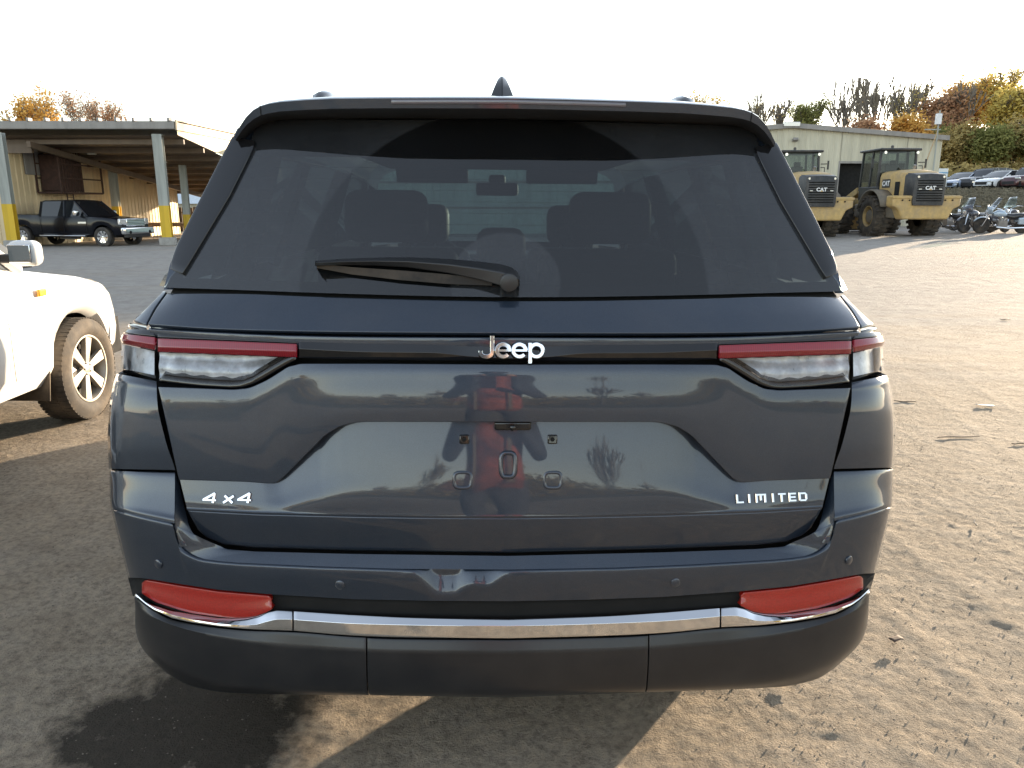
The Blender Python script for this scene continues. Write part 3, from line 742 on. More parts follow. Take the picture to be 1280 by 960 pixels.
MB().tube([(-.8, AX_R, TR - .02), (.8, AX_R, TR - .02)], .05, 8).build('rear_axle', M['steel'], suv)
# ---- wheels
def wheel(parent, loc, r, wd, rr, nsp, rim_mat, tyre_mat, side=1, tread=0, spw=.32, hub=True, name='wheel', n=40, lugs=5, dish=.02):
    t = MB(); h = wd / 2
    t.lathe(cap=False, n=n, prof=[(-h * .8, rr), (-h, rr + (r - rr) * .25), (-h * 1.02, rr + (r - rr) * .6), (-h * .85, r * .985), (-h * .6, r), (h * .6, r), (h * .85, r * .985), (h * 1.02, rr + (r - rr) * .6), (h, rr + (r - rr) * .25), (h * .8, rr)])
    if tread:
        for k in range(tread):
            a = 2 * math.pi * k / tread
            for q in (-1, 0, 1):
                aa = a + (math.pi / tread if q == 0 else 0)
                t.box((q * h * .62, r * .999 * math.cos(aa), r * .999 * math.sin(aa)), (h * .5, r * .012, 2 * math.pi * r / tread * .62), (aa + math.pi / 1e9 if False else aa, 0, 0))
    o = t.build(name, tyre_mat, parent, loc=loc, smooth=40)
    m = MB(); s = side
    m.lathe([(s * h * .80, rr * 1.0), (s * h * .86, rr * 1.02), (s * h * .86, rr * .95), (s * h * .6, rr * .90), (s * h * .2, rr * .88)], n, cap=False)
    m.lathe([(s * h * .74, 0), (s * h * .74, rr * .13), (s * (h * .66), rr * .22), (s * h * .45, rr * .24)], 20)
    for k in range(nsp):
        a = 2 * math.pi * k / nsp + .3
        def P(rad, off, ax): return (ax, rad * math.cos(a) - off * math.sin(a), rad * math.sin(a) + off * math.cos(a))
        w0, w1 = rr * spw * .55, rr * spw
        x0, x1 = s * (h * .70), s * (h * .80)
        vs = [P(rr * .12, -w0, x0), P(rr * .12, w0, x0), P(rr * .93, w1, x1), P(rr * .93, -w1, x1)]
        vs2 = [(v[0] - s * .035, v[1], v[2]) for v in vs]
        m.add(vs + vs2, [(0, 1, 2, 3), (7, 6, 5, 4), (0, 4, 5, 1), (1, 5, 6, 2), (2, 6, 7, 3), (3, 7, 4, 0)])
    rim = m.build('rim', rim_mat, o, smooth=35, bevel=.004)
    if hub:
        q = MB(); q.lathe([(s * h * .2, rr * .89), (s * h * .18, 0)], 24, cap=False); q.build('wheel_back', M['dark'], o); q = MB(); q.lathe([(s * h * .42, rr * .6), (s * h * .42, 0)], 24, cap=False); q.build('brake_disc', M['steel'], o)
        q = MB()
        for k in range(lugs):
            a = 2 * math.pi * k / lugs + .6; q.lathe([(s * h * .70, rr * .035), (s * h * .80, rr * .03)], 6, c=(0, rr * .17 * math.cos(a), rr * .17 * math.sin(a)))
        q.build('lug_nuts', M['satin_metal'], o)
    return o
for sx in (-1, 1):
    for a in (AX_R, AX_F): wheel(suv, (sx * .825, a, TR - .004), TR, .265, .255, 5, M['satin_metal'], M['rubber'], sx)
# ---- interior
M['seat'] = pm('seat_leather', (.012, .012, .013), .55)
def seat(x, y, zt_, w=.5, hr=True):
    m = MB(); m.box((x, y, zt_ - .38), (w, .16, .72), (R(-8), 0, 0))
    o = m.build('seat', M['seat'], suv, bevel=.05, seg=3)
    if hr:
        h_ = MB(); h_.box((x, y + .0, zt_ + .10), (w * .58, .12, .20), (R(-8), 0, 0)); h_.build('headrest', M['seat'], o, bevel=.05, seg=3)
        p = MB()
        for q in (-.07, .07): p.tube([(x + q, y, zt_ - .04), (x + q, y, zt_ + .04)], .006, 6)
        p.build('headrest_post', M['satin_metal'], o)
seat(-.45, 1.45, 1.31, .56); seat(.43, 1.45, 1.31, .56); seat(0, 1.47, 1.17, .34)
seat(-.40, 2.45, 1.26, .50); seat(.40, 2.45, 1.26, .50)
m = MB(); m.box((0, 3.45, 1.05), (1.6, .5, .22)); m.build('dashboard', M['seat'], suv, bevel=.05, seg=3)
m = MB(); m.lathe([(-.014, .185), (0, .20), (.014, .185), (0, .17)], 32, 'y', closed=True); m.tube([(-.18, 0, 0), (.18, 0, 0)], .018, 6); m.tube([(0, 0, 0), (0, 0, -.18)], .018, 6)
m.build('steering_wheel', M['seat'], suv, loc=(-.38, 3.05, 1.08), rot=(R(-22), 0, 0))
m = MB(); m.box((0, 3.02, 1.55), (.25, .035, .075)); m.box((.0, 3.10, 1.60), (.10, .09, .07)); m.build('inside_mirror', M['seat'], suv, bevel=.018, seg=3)
for sx in (-1, 1): MB().box((sx * .38, 3.0, 1.625), (.42, .02, .09), (R(25), 0, 0)).build('sun_visor', M['seat'], suv, bevel=.008)
MB().bb((-.62, .80, 1.66), (.62, 3.0, 1.68)).build('headliner', pm('headliner', (.05, .05, .05), .9), suv)
# ---- wiper
wp = np.array(WP)
def gpoint(px, py, lift): return Vector(hit_glass(px, py, .95, -lift))
wm = MB()
cl = [(394, 327, 5), (430, 324.5, 7), (468, 323, 9), (510, 322.5, 12), (560, 324.5, 17), (600, 328, 22), (625, 331, 26), (639, 335, 25), (647, 341, 18), (649.5, 347, 9)]
rows = []
for px, py, h in cl:
    h2 = h * .5
    a = gpoint(px, py - 1, .030); b = gpoint(px, py + h * .35, .052); c = gpoint(px, py + h, .034); d = gpoint(px, py + h * .9, .010); e = gpoint(px, py, .008)
    rows.append([a, b, c, d, e])
wm.grid([list(r) for r in rows], closeu=True); nn = len(wm.v); wm.f += [(0, 1, 2, 3, 4), tuple(nn - 5 + i for i in (4, 3, 2, 1, 0))]; wm.m += [0, 0]
M['wiper'] = pm('wiper_plastic', (.02, .021, .023), .38, coat=.2, coatr=.3)
wip = wm.build('wiper_arm', M['wiper'], suv, smooth=35, bevel=.0025, seg=3)
bl_ = MB(); rows = []
for px, py, h in [(396, 332, 3), (440, 336, 7), (500, 340, 10), (560, 345, 10), (615, 352, 5)]:
    a = gpoint(px, py - 2, .026); b = gpoint(px, py + h, .012); c = gpoint(px, py, .0015); rows.append([a, b, c])
bl_.grid(rows, closeu=True); bl_.build('wiper_blade', M['rubber'], wip, smooth=30)
pv = MB(); c_ = gpoint(636, 352, .02); pv.lathe([(-.03, .016), (-.028, .021), (.02, .023)], 24, 'y', c=tuple(c_)); pv.build('wiper_pivot', M['wiper'], wip, smooth=40)
# ---- badges
def text_obj(name, s, size, mat, parent, loc, rot, ext=.002, offset=0, bev=.0006, sx=1.0, shear=0, space=1.0, align='CENTER'):
    cu = bpy.data.curves.new(name, 'FONT'); cu.body = s; cu.size = size; cu.extrude = ext; cu.offset = offset; cu.bevel_depth = bev; cu.bevel_resolution = 1
    cu.align_x = align; cu.shear = shear; cu.space_character = space; cu.resolution_u = 6
    cu.materials.append(mat); tmp = bpy.data.objects.new('tmp', cu); C.objects.link(tmp)
    bpy.context.view_layer.update(); me = bpy.data.meshes.new_from_object(tmp.evaluated_get(bpy.context.evaluated_depsgraph_get()))
    bpy.data.objects.remove(tmp); o = bpy.data.objects.new(name, me); C.objects.link(o)
    if parent is not None: o.parent = parent
    o.location = loc; o.rotation_euler = rot; o.scale = (sx, 1, 1); return o
def surf(px, py, off, W=1.02): return Vector(hit(px, py, off, W))
# badge letters one by one, each cut from chrome strokes
def strokes(name, segs, w_, loc, rot, h=.0035, size=1.0, shear=0, sx=1.0):
    """segs: polylines (x, y) in letter units; each becomes a bevelled bar"""
    m = MB()
    for q, sg in enumerate(segs):
        wd = w_ * size
        if isinstance(sg, tuple): sg, wd = sg[0], sg[1] * size
        P = [Vector(((p[0] + shear * p[1]) * size * sx, p[1] * size)) for p in sg]; L = []; hh = h - q * .00025
        for i, p in enumerate(P):
            a = (P[i] - P[i - 1]).normalized() if i else (P[1] - P[0]).normalized(); b = (P[i + 1] - P[i]).normalized() if i < len(P) - 1 else a
            t = (a + b).normalized(); n = Vector((-t.y, t.x)); k = 1 / max(.5, n.dot(Vector((-a.y, a.x)))); e = wd / 2 * k
            L.append([(p.x - n.x * e, p.y - n.y * e, 0), (p.x - n.x * e, p.y - n.y * e, hh * .75), (p.x - n.x * e * .72, p.y - n.y * e * .72, hh), (p.x + n.x * e * .72, p.y + n.y * e * .72, hh), (p.x + n.x * e, p.y + n.y * e, hh * .75), (p.x + n.x * e, p.y + n.y * e, 0)])
        m.grid(L, flip=True); n0 = len(m.v); m.f.append(tuple(n0 - 6 + i for i in range(6))); m.m.append(0); m.f.append(tuple(n0 - 6 * len(P) + i for i in range(6))[::-1]); m.m.append(0)
    return m.build(name, M['chrome'], suv, loc=loc, rot=rot, smooth=0)
def arc(cx, cy, rx, ry, a0, a1, n=22): return [(cx + rx * math.cos(R(a0 + (a1 - a0) * i / n)), cy + ry * math.sin(R(a0 + (a1 - a0) * i / n))) for i in range(n + 1)]
LT = {'J': [[(.33, 1.42), (.33, .38)] + arc(.0, .38, .33, .27, 0, -180, 14)[1:] + [(-.33, .48)]],
      'e': [arc(0, .5, .36, .39, 2, 318, 26), ([(-.34, .50), (.44, .50)], .17)],
      'p': [arc(.04, .5, .36, .39, 0, 360, 28), [(-.32, .98), (-.32, -.32)]]}
for s, px in (('J', 608), ('e', 629), ('e', 649.3), ('p', 669.5)):
    p = surf(px, 448.0, .066); strokes('badge_letter', LT[s], .26, p, (R(77), 0, 0), .006, .0355, sx=1.12)
SM = {'4': [[(-.62, .30), (.34, 1.0)], [(.30, 1.0), (.30, 0)], ([(-.68, .28), (.56, .28)], .22)], 'x': [[(-.42, .0), (.42, .72)], [(-.42, .72), (.42, .0)]],
      'L': [[(-.38, 1), (-.38, .1), (.42, .1)]], 'I': [[(0, 1), (0, 0)]], 'M': [[(-.55, 0), (-.55, .9), (0, .9)], [(0, .95), (0, .25)], [(0, .9), (.55, .9), (.55, 0)]],
      'T': [[(-.5, .9), (.5, .9)], [(0, .9), (0, 0)]], 'E': [[(.42, .9), (-.38, .9), (-.38, .1), (.42, .1)], [(-.35, .5), (.36, .5)]], 'D': [[(-.42, .1), (-.42, .9), (.25, .9), (.42, .72), (.42, .28), (.25, .1), (-.42, .1)]]}
for s, px in (('4', 262.5), ('x', 285.5), ('4', 306)):
    p = surf(px, 628.5, .0335, 1.03); strokes('badge_letter', SM[s], .30, p, (R(70), 0, R(-5)), .004, .0225, sx=1.15, shear=.12)
for s, px in zip('LIMITED', (925, 936.5, 951, 966, 977, 990.5, 1003.5)):
    p = surf(px, 627.6 - (px - 964) * .035, .0335, 1.03); strokes('badge_letter', SM[s], .26, p, (R(70), 0, R(5)), .004, .0205, sx=.95)
# ---- camera housing, plate screws, embossings, sensors
m = MB(); p = surf(641, 531, .060); m.box((0, 0, 0), (.085, .05, .022)); m.lathe([(-.028, .006), (-.02, .009), (.0, .009)], 14, 'y', c=(0, 0, -.004)); m.build('backup_camera', M['black_gloss'], suv, loc=p + Vector((0, .02, -.002)), bevel=.006, seg=3)
for px in (580.5, 690.5):
    p = surf(px, 549, .0675); m = MB(); m.box((0, 0, 0), (.023, .006, .022)); o = m.build('plate_anchor', M['black_gloss'], suv, loc=p + Vector((0, -.001, 0)), rot=(R(-12), 0, 0), bevel=.003)
    m = MB(); m.lathe([(-.004, .0055), (-.0045, .004), (.001, .004)], 6, 'y'); m.build('anchor_hole', M['dark'], o)
def ring(px, py, a, b, th, off):
    p = surf(px, py, off); pts = []
    for k in range(33):
        t = 2 * math.pi * k / 32; c, s_ = math.cos(t), math.sin(t)
        e = 0.55; pts.append((a * abs(c) ** e * (1 if c > 0 else -1), 0, b * abs(s_) ** e * (1 if s_ > 0 else -1)))
    m = MB(); m.tube(pts, th, 8, cap=False); return m.build('pressed_mark', JP, suv, loc=p, rot=(R(-13), 0, 0), smooth=60)
ring(635, 581, .0165, .028, .0060, .0545); ring(578.5, 600, .0195, .018, .0055, .0485); ring(691, 600, .0195, .018, .0055, .0485)
def sensor(px, py, off, tilt):
    W = solveW(min(py, 740), off); p = surf(px, py, off, W); m = MB(); m.lathe([(-.0025, 0), (-.0025, .0095), (-.001, .0115), (.002, .0118)], 24, 'y')
    for s in (-1, 1):
        m.build('parking_sensor', JP, suv, loc=(s * abs(p.x), p.y, p.z), rot=(0, 0, s * tilt), smooth=40)
sensor(425, 731, .0030, R(8)); sensor(197.5, 705, .0035, R(28))
# ================================================================== ground
def smooth01(t): t = np.clip(t, 0, 1); return t * t * (3 - 2 * t)
_rng = np.random.default_rng(3)
def vnoise(x, y, scale, seed):
    """value noise, smooth, -1..1"""
    rng = np.random.default_rng(seed); T = rng.uniform(-1, 1, (256, 256))
    u = x / scale; v = y / scale; i = np.floor(u).astype(int); j = np.floor(v).astype(int); fu = u - i; fv = v - j
    fu = fu * fu * (3 - 2 * fu); fv = fv * fv * (3 - 2 * fv)
    g = lambda a, b: T[a & 255, b & 255]
    return (g(i, j) * (1 - fu) + g(i + 1, j) * fu) * (1 - fv) + (g(i, j + 1) * (1 - fu) + g(i + 1, j + 1) * fu) * fv
def terrain(x, y):
    s = smooth01((y - 8) / 14); z = 0.014 * np.clip(x, -40, 40) * s
    # grassy bank at the right, carrying the row of cars
    bx = smooth01((x - 24.6) / 3.0); by = smooth01((y - 38) / 19)
    z = z + bx * by * 2.0
    back = smooth01((y - 66) / 30); z = z + back * 1.5 * smooth01((x + 60) / 90)
    # low rise far behind the camera
    z = z + 3.0 * smooth01((-y - 45) / 40)
    return z
def build_ground():
    def axis(lo, hi, step, far, g=1.12):
        a = list(np.arange(lo, hi, step)); d = step; p = hi
        while p < far: a.append(p); d *= g; p += d
        a.append(far); d = step; p = lo - step
        pre = []
        while p > -far: pre.append(p); d *= g; p -= d
        pre.append(-far); return np.array(pre[::-1] + a)
    xs = axis(-3.6, 3.8, .0135, 420, 1.035); ys = axis(1.35, 6.2, .0135, 420, 1.03)
    ys = ys[ys > -420.1]
    # thin the part behind the camera
    neg = ys[ys < 0.9]; neg = neg[::3]; ys = np.concatenate([neg, ys[ys >= 0.9]])
    X, Y = np.meshgrid(xs, ys)
    Z = terrain(X, Y)
    d = np.hypot(X, Y); f = 1 / (1 + (d / 9) ** 2); fm = 1 / (1 + (d / 30) ** 2)
    n = vnoise
    Z += fm * (.012 * n(X, Y, 1.7, 1) + .003 * n(X + 9, Y, .55, 2))
    wx = X + .12 * n(X, Y, .4, 20); wy = Y + .12 * n(X, Y, .4, 21)
    rough = .70 + .30 * smooth01(.5 + .9 * n(X, Y, .8, 22))
    rough = rough * np.where(X > .2, 1.0, .8)
    Z += f * rough * (.0008 * n(wx, wy, .17, 3) + .0011 * n(wx, wy * 1.5, .085, 4) + .0016 * n(X, Y, .05, 5) + .0026 * n(X, Y, .028, 6))
    # ridged crumbs
    Z += f * rough * .0008 * np.clip(n(wx * 1.1, wy * 1.6, .06, 8) - .1, 0, 1)
    # old wheel ruts crossing at the right
    for x0, sl, wd in ((1.55, -.10, .13), (2.9, .22, .15), (-2.1, .25, .14)):
        c = X - (x0 + sl * (Y - 3)); tr = np.exp(-(c / wd) ** 2)
        Z += f * tr * (-.003 + .0009 * np.tanh(3 * np.sin((Y + .4 * np.abs(c) + .03 * n(X, Y, .2, 31)) * 70)) * smooth01(.5 + n(X, Y, .5, 30)) * (1 / (1 + (d / 4) ** 4)))
        Z += f * .003 * np.exp(-((np.abs(c) - wd * 1.5) / .04) ** 2)
    ny, nx = X.shape
    me = bpy.data.meshes.new('ground')
    co = np.stack([X, Y, Z], -1).reshape(-1, 3).astype(np.float32)
    idx = np.arange(ny * nx).reshape(ny, nx); q = np.stack([idx[:-1, :-1], idx[:-1, 1:], idx[1:, 1:], idx[1:, :-1]], -1).reshape(-1, 4)
    me.vertices.add(len(co)); me.vertices.foreach_set('co', co.ravel())
    me.loops.add(q.size); me.loops.foreach_set('vertex_index', q.ravel().astype(np.int32))
    me.polygons.add(len(q)); me.polygons.foreach_set('loop_start', np.arange(0, q.size, 4, dtype=np.int32))
    me.update(calc_edges=True); me.shade_smooth()
    me.materials.append(M['dirt']); o = bpy.data.objects.new('ground', me); C.objects.link(o)
    return tag(o, kind='structure')
def dirt_mat():
    m, nt, bs = new_mat('dirt'); L = nt.links.new
    tc = N(nt, "ShaderNodeTexCoord"); P = tc.outputs['Object']
    n1 = noise(nt, .35, 6, .6, vec=P); n2 = noise(nt, 3.5, 8, .65, vec=P); n3 = noise(nt, 40, 6, .7, vec=P); n4 = noise(nt, 150, 4, .7, vec=P)
    base = ramp(nt, n2.outputs[0], [(.25, (.34, .275, .205)), (.5, (.43, .355, .27)), (.78, (.52, .44, .35))])
    grit = ramp(nt, n3.outputs[0], [(.3, (.42, .42, .43)), (.5, (1, 1, 1)), (.72, (1.42, 1.38, 1.30))])
    mx = N(nt, "ShaderNodeMix"); mx.data_type = 'RGBA'; mx.blend_type = 'MULTIPLY'; mx.inputs[0].default_value = .85; L(base.outputs[0], mx.inputs[6]); L(grit.outputs[0], mx.inputs[7])
    # grey worn paving out in the yard, with patches of dirt over it
    sep = N(nt, "ShaderNodeSeparateXYZ"); L(P, sep.inputs[0])
    n5 = noise(nt, .16, 5, .55, vec=P)
    st = N(nt, "ShaderNodeMapping"); st.inputs['Scale'].default_value = (.05, .5, 1); L(P, st.inputs[0]); n6 = noise(nt, 1.2, 5, .6, vec=st.outputs[0])
    far = mapr(nt, sep.outputs['Y'], 5.5, 10.0, 0, 1.1)
    ad = N(nt, "ShaderNodeMath", operation='ADD'); L(far.outputs[0], ad.inputs[0]); s6 = mapr(nt, n6.outputs[0], .35, .65, -.45, .25); L(s6.outputs[0], ad.inputs[1])
    ad2 = N(nt, "ShaderNodeMath", operation='ADD'); ad2.use_clamp = True; L(ad.outputs[0], ad2.inputs[0]); s5 = mapr(nt, n5.outputs[0], .35, .65, -.25, .25); L(s5.outputs[0], ad2.inputs[1])
    grey = ramp(nt, n2.outputs[0], [(.3, (.31, .285, .26)), (.7, (.43, .40, .365))])
    m2 = N(nt, "ShaderNodeMix"); m2.data_type = 'RGBA'; L(ad2.outputs[0], m2.inputs[0]); L(mx.outputs[2], m2.inputs[6]); L(grey.outputs[0], m2.inputs[7])
    # grass on the bank and beyond
    gx = mapr(nt, sep.outputs['X'], 24.5, 26.5, 0, 1); gy = mapr(nt, sep.outputs['Y'], 38, 41, 0, 1); gm = N(nt, "ShaderNodeMath", operation='MULTIPLY'); L(gx.outputs[0], gm.inputs[0]); L(gy.outputs[0], gm.inputs[1])
    gy2 = mapr(nt, sep.outputs['Y'], 62, 72, 0, 1); gmm = N(nt, "ShaderNodeMath", operation='MAXIMUM'); L(gm.outputs[0], gmm.inputs[0]); L(gy2.outputs[0], gmm.inputs[1])
    gb = mapr(nt, sep.outputs['Y'], -40, -28, 1, 0); gm3 = N(nt, "ShaderNodeMath", operation='MAXIMUM'); L(gmm.outputs[0], gm3.inputs[0]); L(gb.outputs[0], gm3.inputs[1])
    grass = ramp(nt, n2.outputs[0], [(.3, (.10, .095, .055)), (.55, (.16, .14, .085)), (.75, (.22, .19, .13))])
    m3 = N(nt, "ShaderNodeMix"); m3.data_type = 'RGBA'; L(gm3.outputs[0], m3.inputs[0]); L(m2.outputs[2], m3.inputs[6]); L(grass.outputs[0], m3.inputs[7])
    # fluid stain soaked into the dirt behind the car
    vm = N(nt, "ShaderNodeVectorMath", operation='SUBTRACT'); L(P, vm.inputs[0]); vm.inputs[1].default_value = (-.93, 1.92, 0)
    vs = N(nt, "ShaderNodeVectorMath", operation='MULTIPLY'); vs.inputs[1].default_value = (2.7, 3.2, 0); L(vm.outputs[0], vs.inputs[0])
    ln = N(nt, "ShaderNodeVectorMath", operation='LENGTH'); L(vs.outputs[0], ln.inputs[0])
    nn = noise(nt, 6, 6, .65, vec=P); sn = mapr(nt, nn.outputs[0], .25, .75, -.45, .45); a3 = N(nt, "ShaderNodeMath", operation='ADD'); L(ln.outputs['Value'], a3.inputs[0]); L(sn.outputs[0], a3.inputs[1])
    stain = mapr(nt, a3.outputs[0], .78, 1.15, .93, 0)
    m4 = N(nt, "ShaderNodeMix"); m4.data_type = 'RGBA'; L(stain.outputs[0], m4.inputs[0]); L(m3.outputs[2], m4.inputs[6]); m4.inputs[7].default_value = (.045, .038, .030, 1)
    # small oil spots and darker damp patches
    v = N(nt, "ShaderNodeTexVoronoi"); v.inputs['Scale'].default_value = 9; L(P, v.inputs['Vector']); sp = mapr(nt, v.outputs['Distance'], .05, .10, .5, 0)
    m5 = N(nt, "ShaderNodeMix"); m5.data_type = 'RGBA'; L(sp.outputs[0], m5.inputs[0]); L(m4.outputs[2], m5.inputs[6]); m5.inputs[7].default_value = (.10, .08, .06, 1)
    L(m5.outputs[2], bs.inputs['Base Color'])
    bs.inputs['Roughness'].default_value = .92; bs.inputs['Specular IOR Level'].default_value = .25
    ad5 = N(nt, "ShaderNodeMath", operation='MULTIPLY_ADD'); L(n3.outputs[0], ad5.inputs[0]); ad5.inputs[1].default_value = 1.0; L(n4.outputs[0], ad5.inputs[2])
    ad6 = N(nt, "ShaderNodeMath", operation='MULTIPLY_ADD'); L(n2.outputs[0], ad6.inputs[0]); ad6.inputs[1].default_value = 4.0; L(ad5.outputs[0], ad6.inputs[2])
    b = N(nt, "ShaderNodeBump"); b.inputs['Strength'].default_value = .9; b.inputs['Distance'].default_value = .024
    L(ad6.outputs[0], b.inputs['Height']); L(b.outputs[0], bs.inputs['Normal'])
    return m
M['dirt'] = dirt_mat()
build_ground()
def tz(x, y): return float(terrain(np.array(float(x)), np.array(float(y))))
# loose stones and clods, too many to count
def pebbles():
    rng = random.Random(5); mb = MB()
    base = [(1, 0, 0), (-1, 0, 0), (0, 1, 0), (0, -1, 0), (0, 0, 1), (0, 0, -1)]; fc = [(0, 2, 4), (2, 1, 4), (1, 3, 4), (3, 0, 4), (2, 0, 5), (1, 2, 5), (3, 1, 5), (0, 3, 5)]
    for _ in range(7000):
        y = 1.4 + rng.random() ** 1.7 * 8; x = rng.uniform(-1, 1) * (1.2 + y * .68)
        s = rng.uniform(.0012, .0034) * (1 + (rng.random() > .985) * rng.uniform(.3, 1.2)) * (1 + y * .06)
        a = rng.random() * 6.28; c, q = math.cos(a), math.sin(a); e = [rng.uniform(.6, 1.4) for _ in range(6)]; fl = rng.uniform(.4, .8)
        z = tz(x, y) + s * .2
        mb.add([(x + s * e[i] * (b[0] * c - b[1] * q), y + s * e[i] * (b[0] * q + b[1] * c), z + s * e[i] * b[2] * fl + .002) for i, b in enumerate(base)], fc)
    o = mb.build('pebbles', M['pebble'], smooth=0); tag(o, 'loose pebbles and clods scattered over the dirt yard', 'pebbles', kind='stuff')
M['pebble'] = pm('pebble', (.20, .17, .135), .9, var=.5, vscale=40)
pebbles()
def debris(kind, px, py, size, ang, label, col=(.3, .24, .17)):
    d = ray(px, py); t = -HC / d[2]; p = Vector((d[0] * t, d[1] * t, 0)); p.z = tz(p.x, p.y) + .006
    m = MB(); mat = pm('debris_%d' % int(col[0] * 100), col, .85)
    if kind == 'stick':
        rng = random.Random(int(px)); pts = [(size * (k / 5 - .5), rng.uniform(-1, 1) * size * .03, rng.uniform(0, 1) * .006) for k in range(6)]; m.tube(pts, [.003, .004, .004, .0035, .003, .002], 5)
    else:
        rng = random.Random(int(px)); n = 5; vs = []
        for i in range(n):
            for j in range(4): vs.append((size * (i / (n - 1) - .5) + rng.uniform(-.1, .1) * size * .3, size * .45 * (j / 3 - .5) + rng.uniform(-.1, .1) * size * .3, rng.uniform(.0, .18) * size * .45 + .004))
        m.add(vs, [(i * 4 + j, i * 4 + j + 1, i * 4 + j + 5, i * 4 + j + 4) for i in range(n - 1) for j in range(3)])
    o = m.build('stick' if kind == 'stick' else 'litter_scrap', mat, loc=p, rot=(0, 0, R(ang)), solid=0 if kind == 'stick' else .002, smooth=30)
    tag(o, label, 'stick' if kind == 'stick' else 'litter')
debris('stick', 1219, 656, .06, 70, 'short pale stick standing out on the dirt right of the bumper', (.5, .42, .33))
debris('stick', 1198, 547.5, .28, 3, 'long thin straight twig lying beside the right rear corner', (.10, .08, .06))
debris('stick', 1131, 503, .16, -8, 'dark bent stick just right of the right tail lamp', (.08, .065, .05))
debris('scrap', 1232, 509, .12, -12, 'grey crumpled scrap of paper on the dirt near the right edge', (.42, .40, .38))
debris('scrap', 1120, 802, .05, 25, 'dark dead leaf below the right rear corner of the SUV', (.09, .06, .045))
debris('scrap', 985, 856, .05, -30, 'pale brown leaf by the lower edge of the bumper', (.28, .21, .13))
debris('scrap', 1256, 401, .12, 5, 'small dark scrap lying far out on the yard', (.10, .09, .08))
debris('stick', 1275, 556, .12, 10, 'dark twig lying at the right edge of the dirt', (.07, .055, .04))
# ================================================================== trees
def leaf_mat(name, cols):
    m = bpy.data.materials.new(name); m.use_nodes = True; nt = m.node_tree; L = nt.links.new
    for q in list(nt.nodes): nt.nodes.remove(q)
    out = N(nt, "ShaderNodeOutputMaterial"); n = noise(nt, .9, 5, .8); n2 = noise(nt, 9, 2, .5)
    mt = N(nt, "ShaderNodeMath", operation='MULTIPLY_ADD'); L(n2.outputs[0], mt.inputs[0]); mt.inputs[1].default_value = .6; mx0 = mapr(nt, n.outputs[0], 0, 1, -.3, .7); L(mx0.outputs[0], mt.inputs[2])
    st = [(.15 + .6 * i / (len(cols) - 1), c) for i, c in enumerate(cols)]
    r = ramp(nt, mt.outputs[0], st)
    d = N(nt, "ShaderNodeBsdfDiffuse"); t = N(nt, "ShaderNodeBsdfTranslucent"); mx = N(nt, "ShaderNodeMixShader"); mx.inputs[0].default_value = .4
    L(r.outputs[0], d.inputs[0]); L(r.outputs[0], t.inputs[0]); L(d.outputs[0], mx.inputs[1]); L(t.outputs[0], mx.inputs[2]); L(mx.outputs[0], out.inputs[0]); return m
M['bark'] = pm('bark', (.14, .12, .10), .9, var=.3, bmp=.3, bscale=20)
M['bark_dark'] = pm('bark_dark', (.17, .15, .125), .9, var=.3)
M['bark_pale'] = pm('bark_pale', (.30, .26, .21), .9, var=.3)
LM = {'orange': leaf_mat('leaf_orange', [(.52, .25, .07), (.68, .40, .11), (.74, .52, .17)]),
      'rust': leaf_mat('leaf_rust', [(.34, .20, .12), (.50, .29, .17), (.56, .38, .24)]),
      'green': leaf_mat('leaf_green', [(.14, .155, .06), (.24, .25, .09), (.36, .34, .13)]),
      'olive': leaf_mat('leaf_olive', [(.28, .235, .10), (.44, .35, .15), (.58, .45, .20)]),
      'dry': leaf_mat('leaf_dry', [(.16, .145, .10), (.24, .21, .15), (.33, .29, .21)]),
      'yellow': leaf_mat('leaf_yellow', [(.42, .36, .10), (.62, .50, .15), (.74, .60, .20)])}
def grow(seed, H, spread=.5, levels=5, nb=3, trunk=.25, lift=.25, ratio=.68, first=.32, side=.75):
    rng = random.Random(seed); segs = []; tips = []
    def br(p, d, ln, r, lv):
        n = 3 if lv > 1 else 2; pts = [p]; rs = [r]
        for i in range(n):
            d = (d + Vector((rng.gauss(0, .10), rng.gauss(0, .10), rng.gauss(0, .06) + lift * .10))).normalized()
            p = p + d * (ln / n); pts.append(p); rs.append(r * (1 - .38 * (i + 1) / n))
            if lv < levels and lv > 0 and i < n - 1 and rng.random() < side: side_(p, d, ln * .6, rs[-1] * .5, lv + 1)
        segs.append((pts, rs, lv))
        if lv >= levels: tips.append((pts[-1], d)); return
        for k in range(nb if lv else nb + 1): side_(p, d, ln * ratio * rng.uniform(.8, 1.15), rs[-1] * .74, lv + 1, k)
    def side_(p, d, ln, r, lv, k=None):
        a = rng.random() * 6.28; o = d.orthogonal().normalized(); b = d.cross(o); s = spread * rng.uniform(.45, 1.15)
        nd = (d + (o * math.cos(a) + b * math.sin(a)) * s + Vector((0, 0, lift))).normalized(); br(p, nd, ln, r, lv)
    br(Vector((0, 0, 0)), Vector((rng.gauss(0, .03), rng.gauss(0, .03), 1)), H * first, trunk, 0)
    top = max(t[0].z for t in tips); k = H / top
    return [([q * k for q in pts], rs, lv) for pts, rs, lv in segs], [(t * k, d) for t, d in tips]
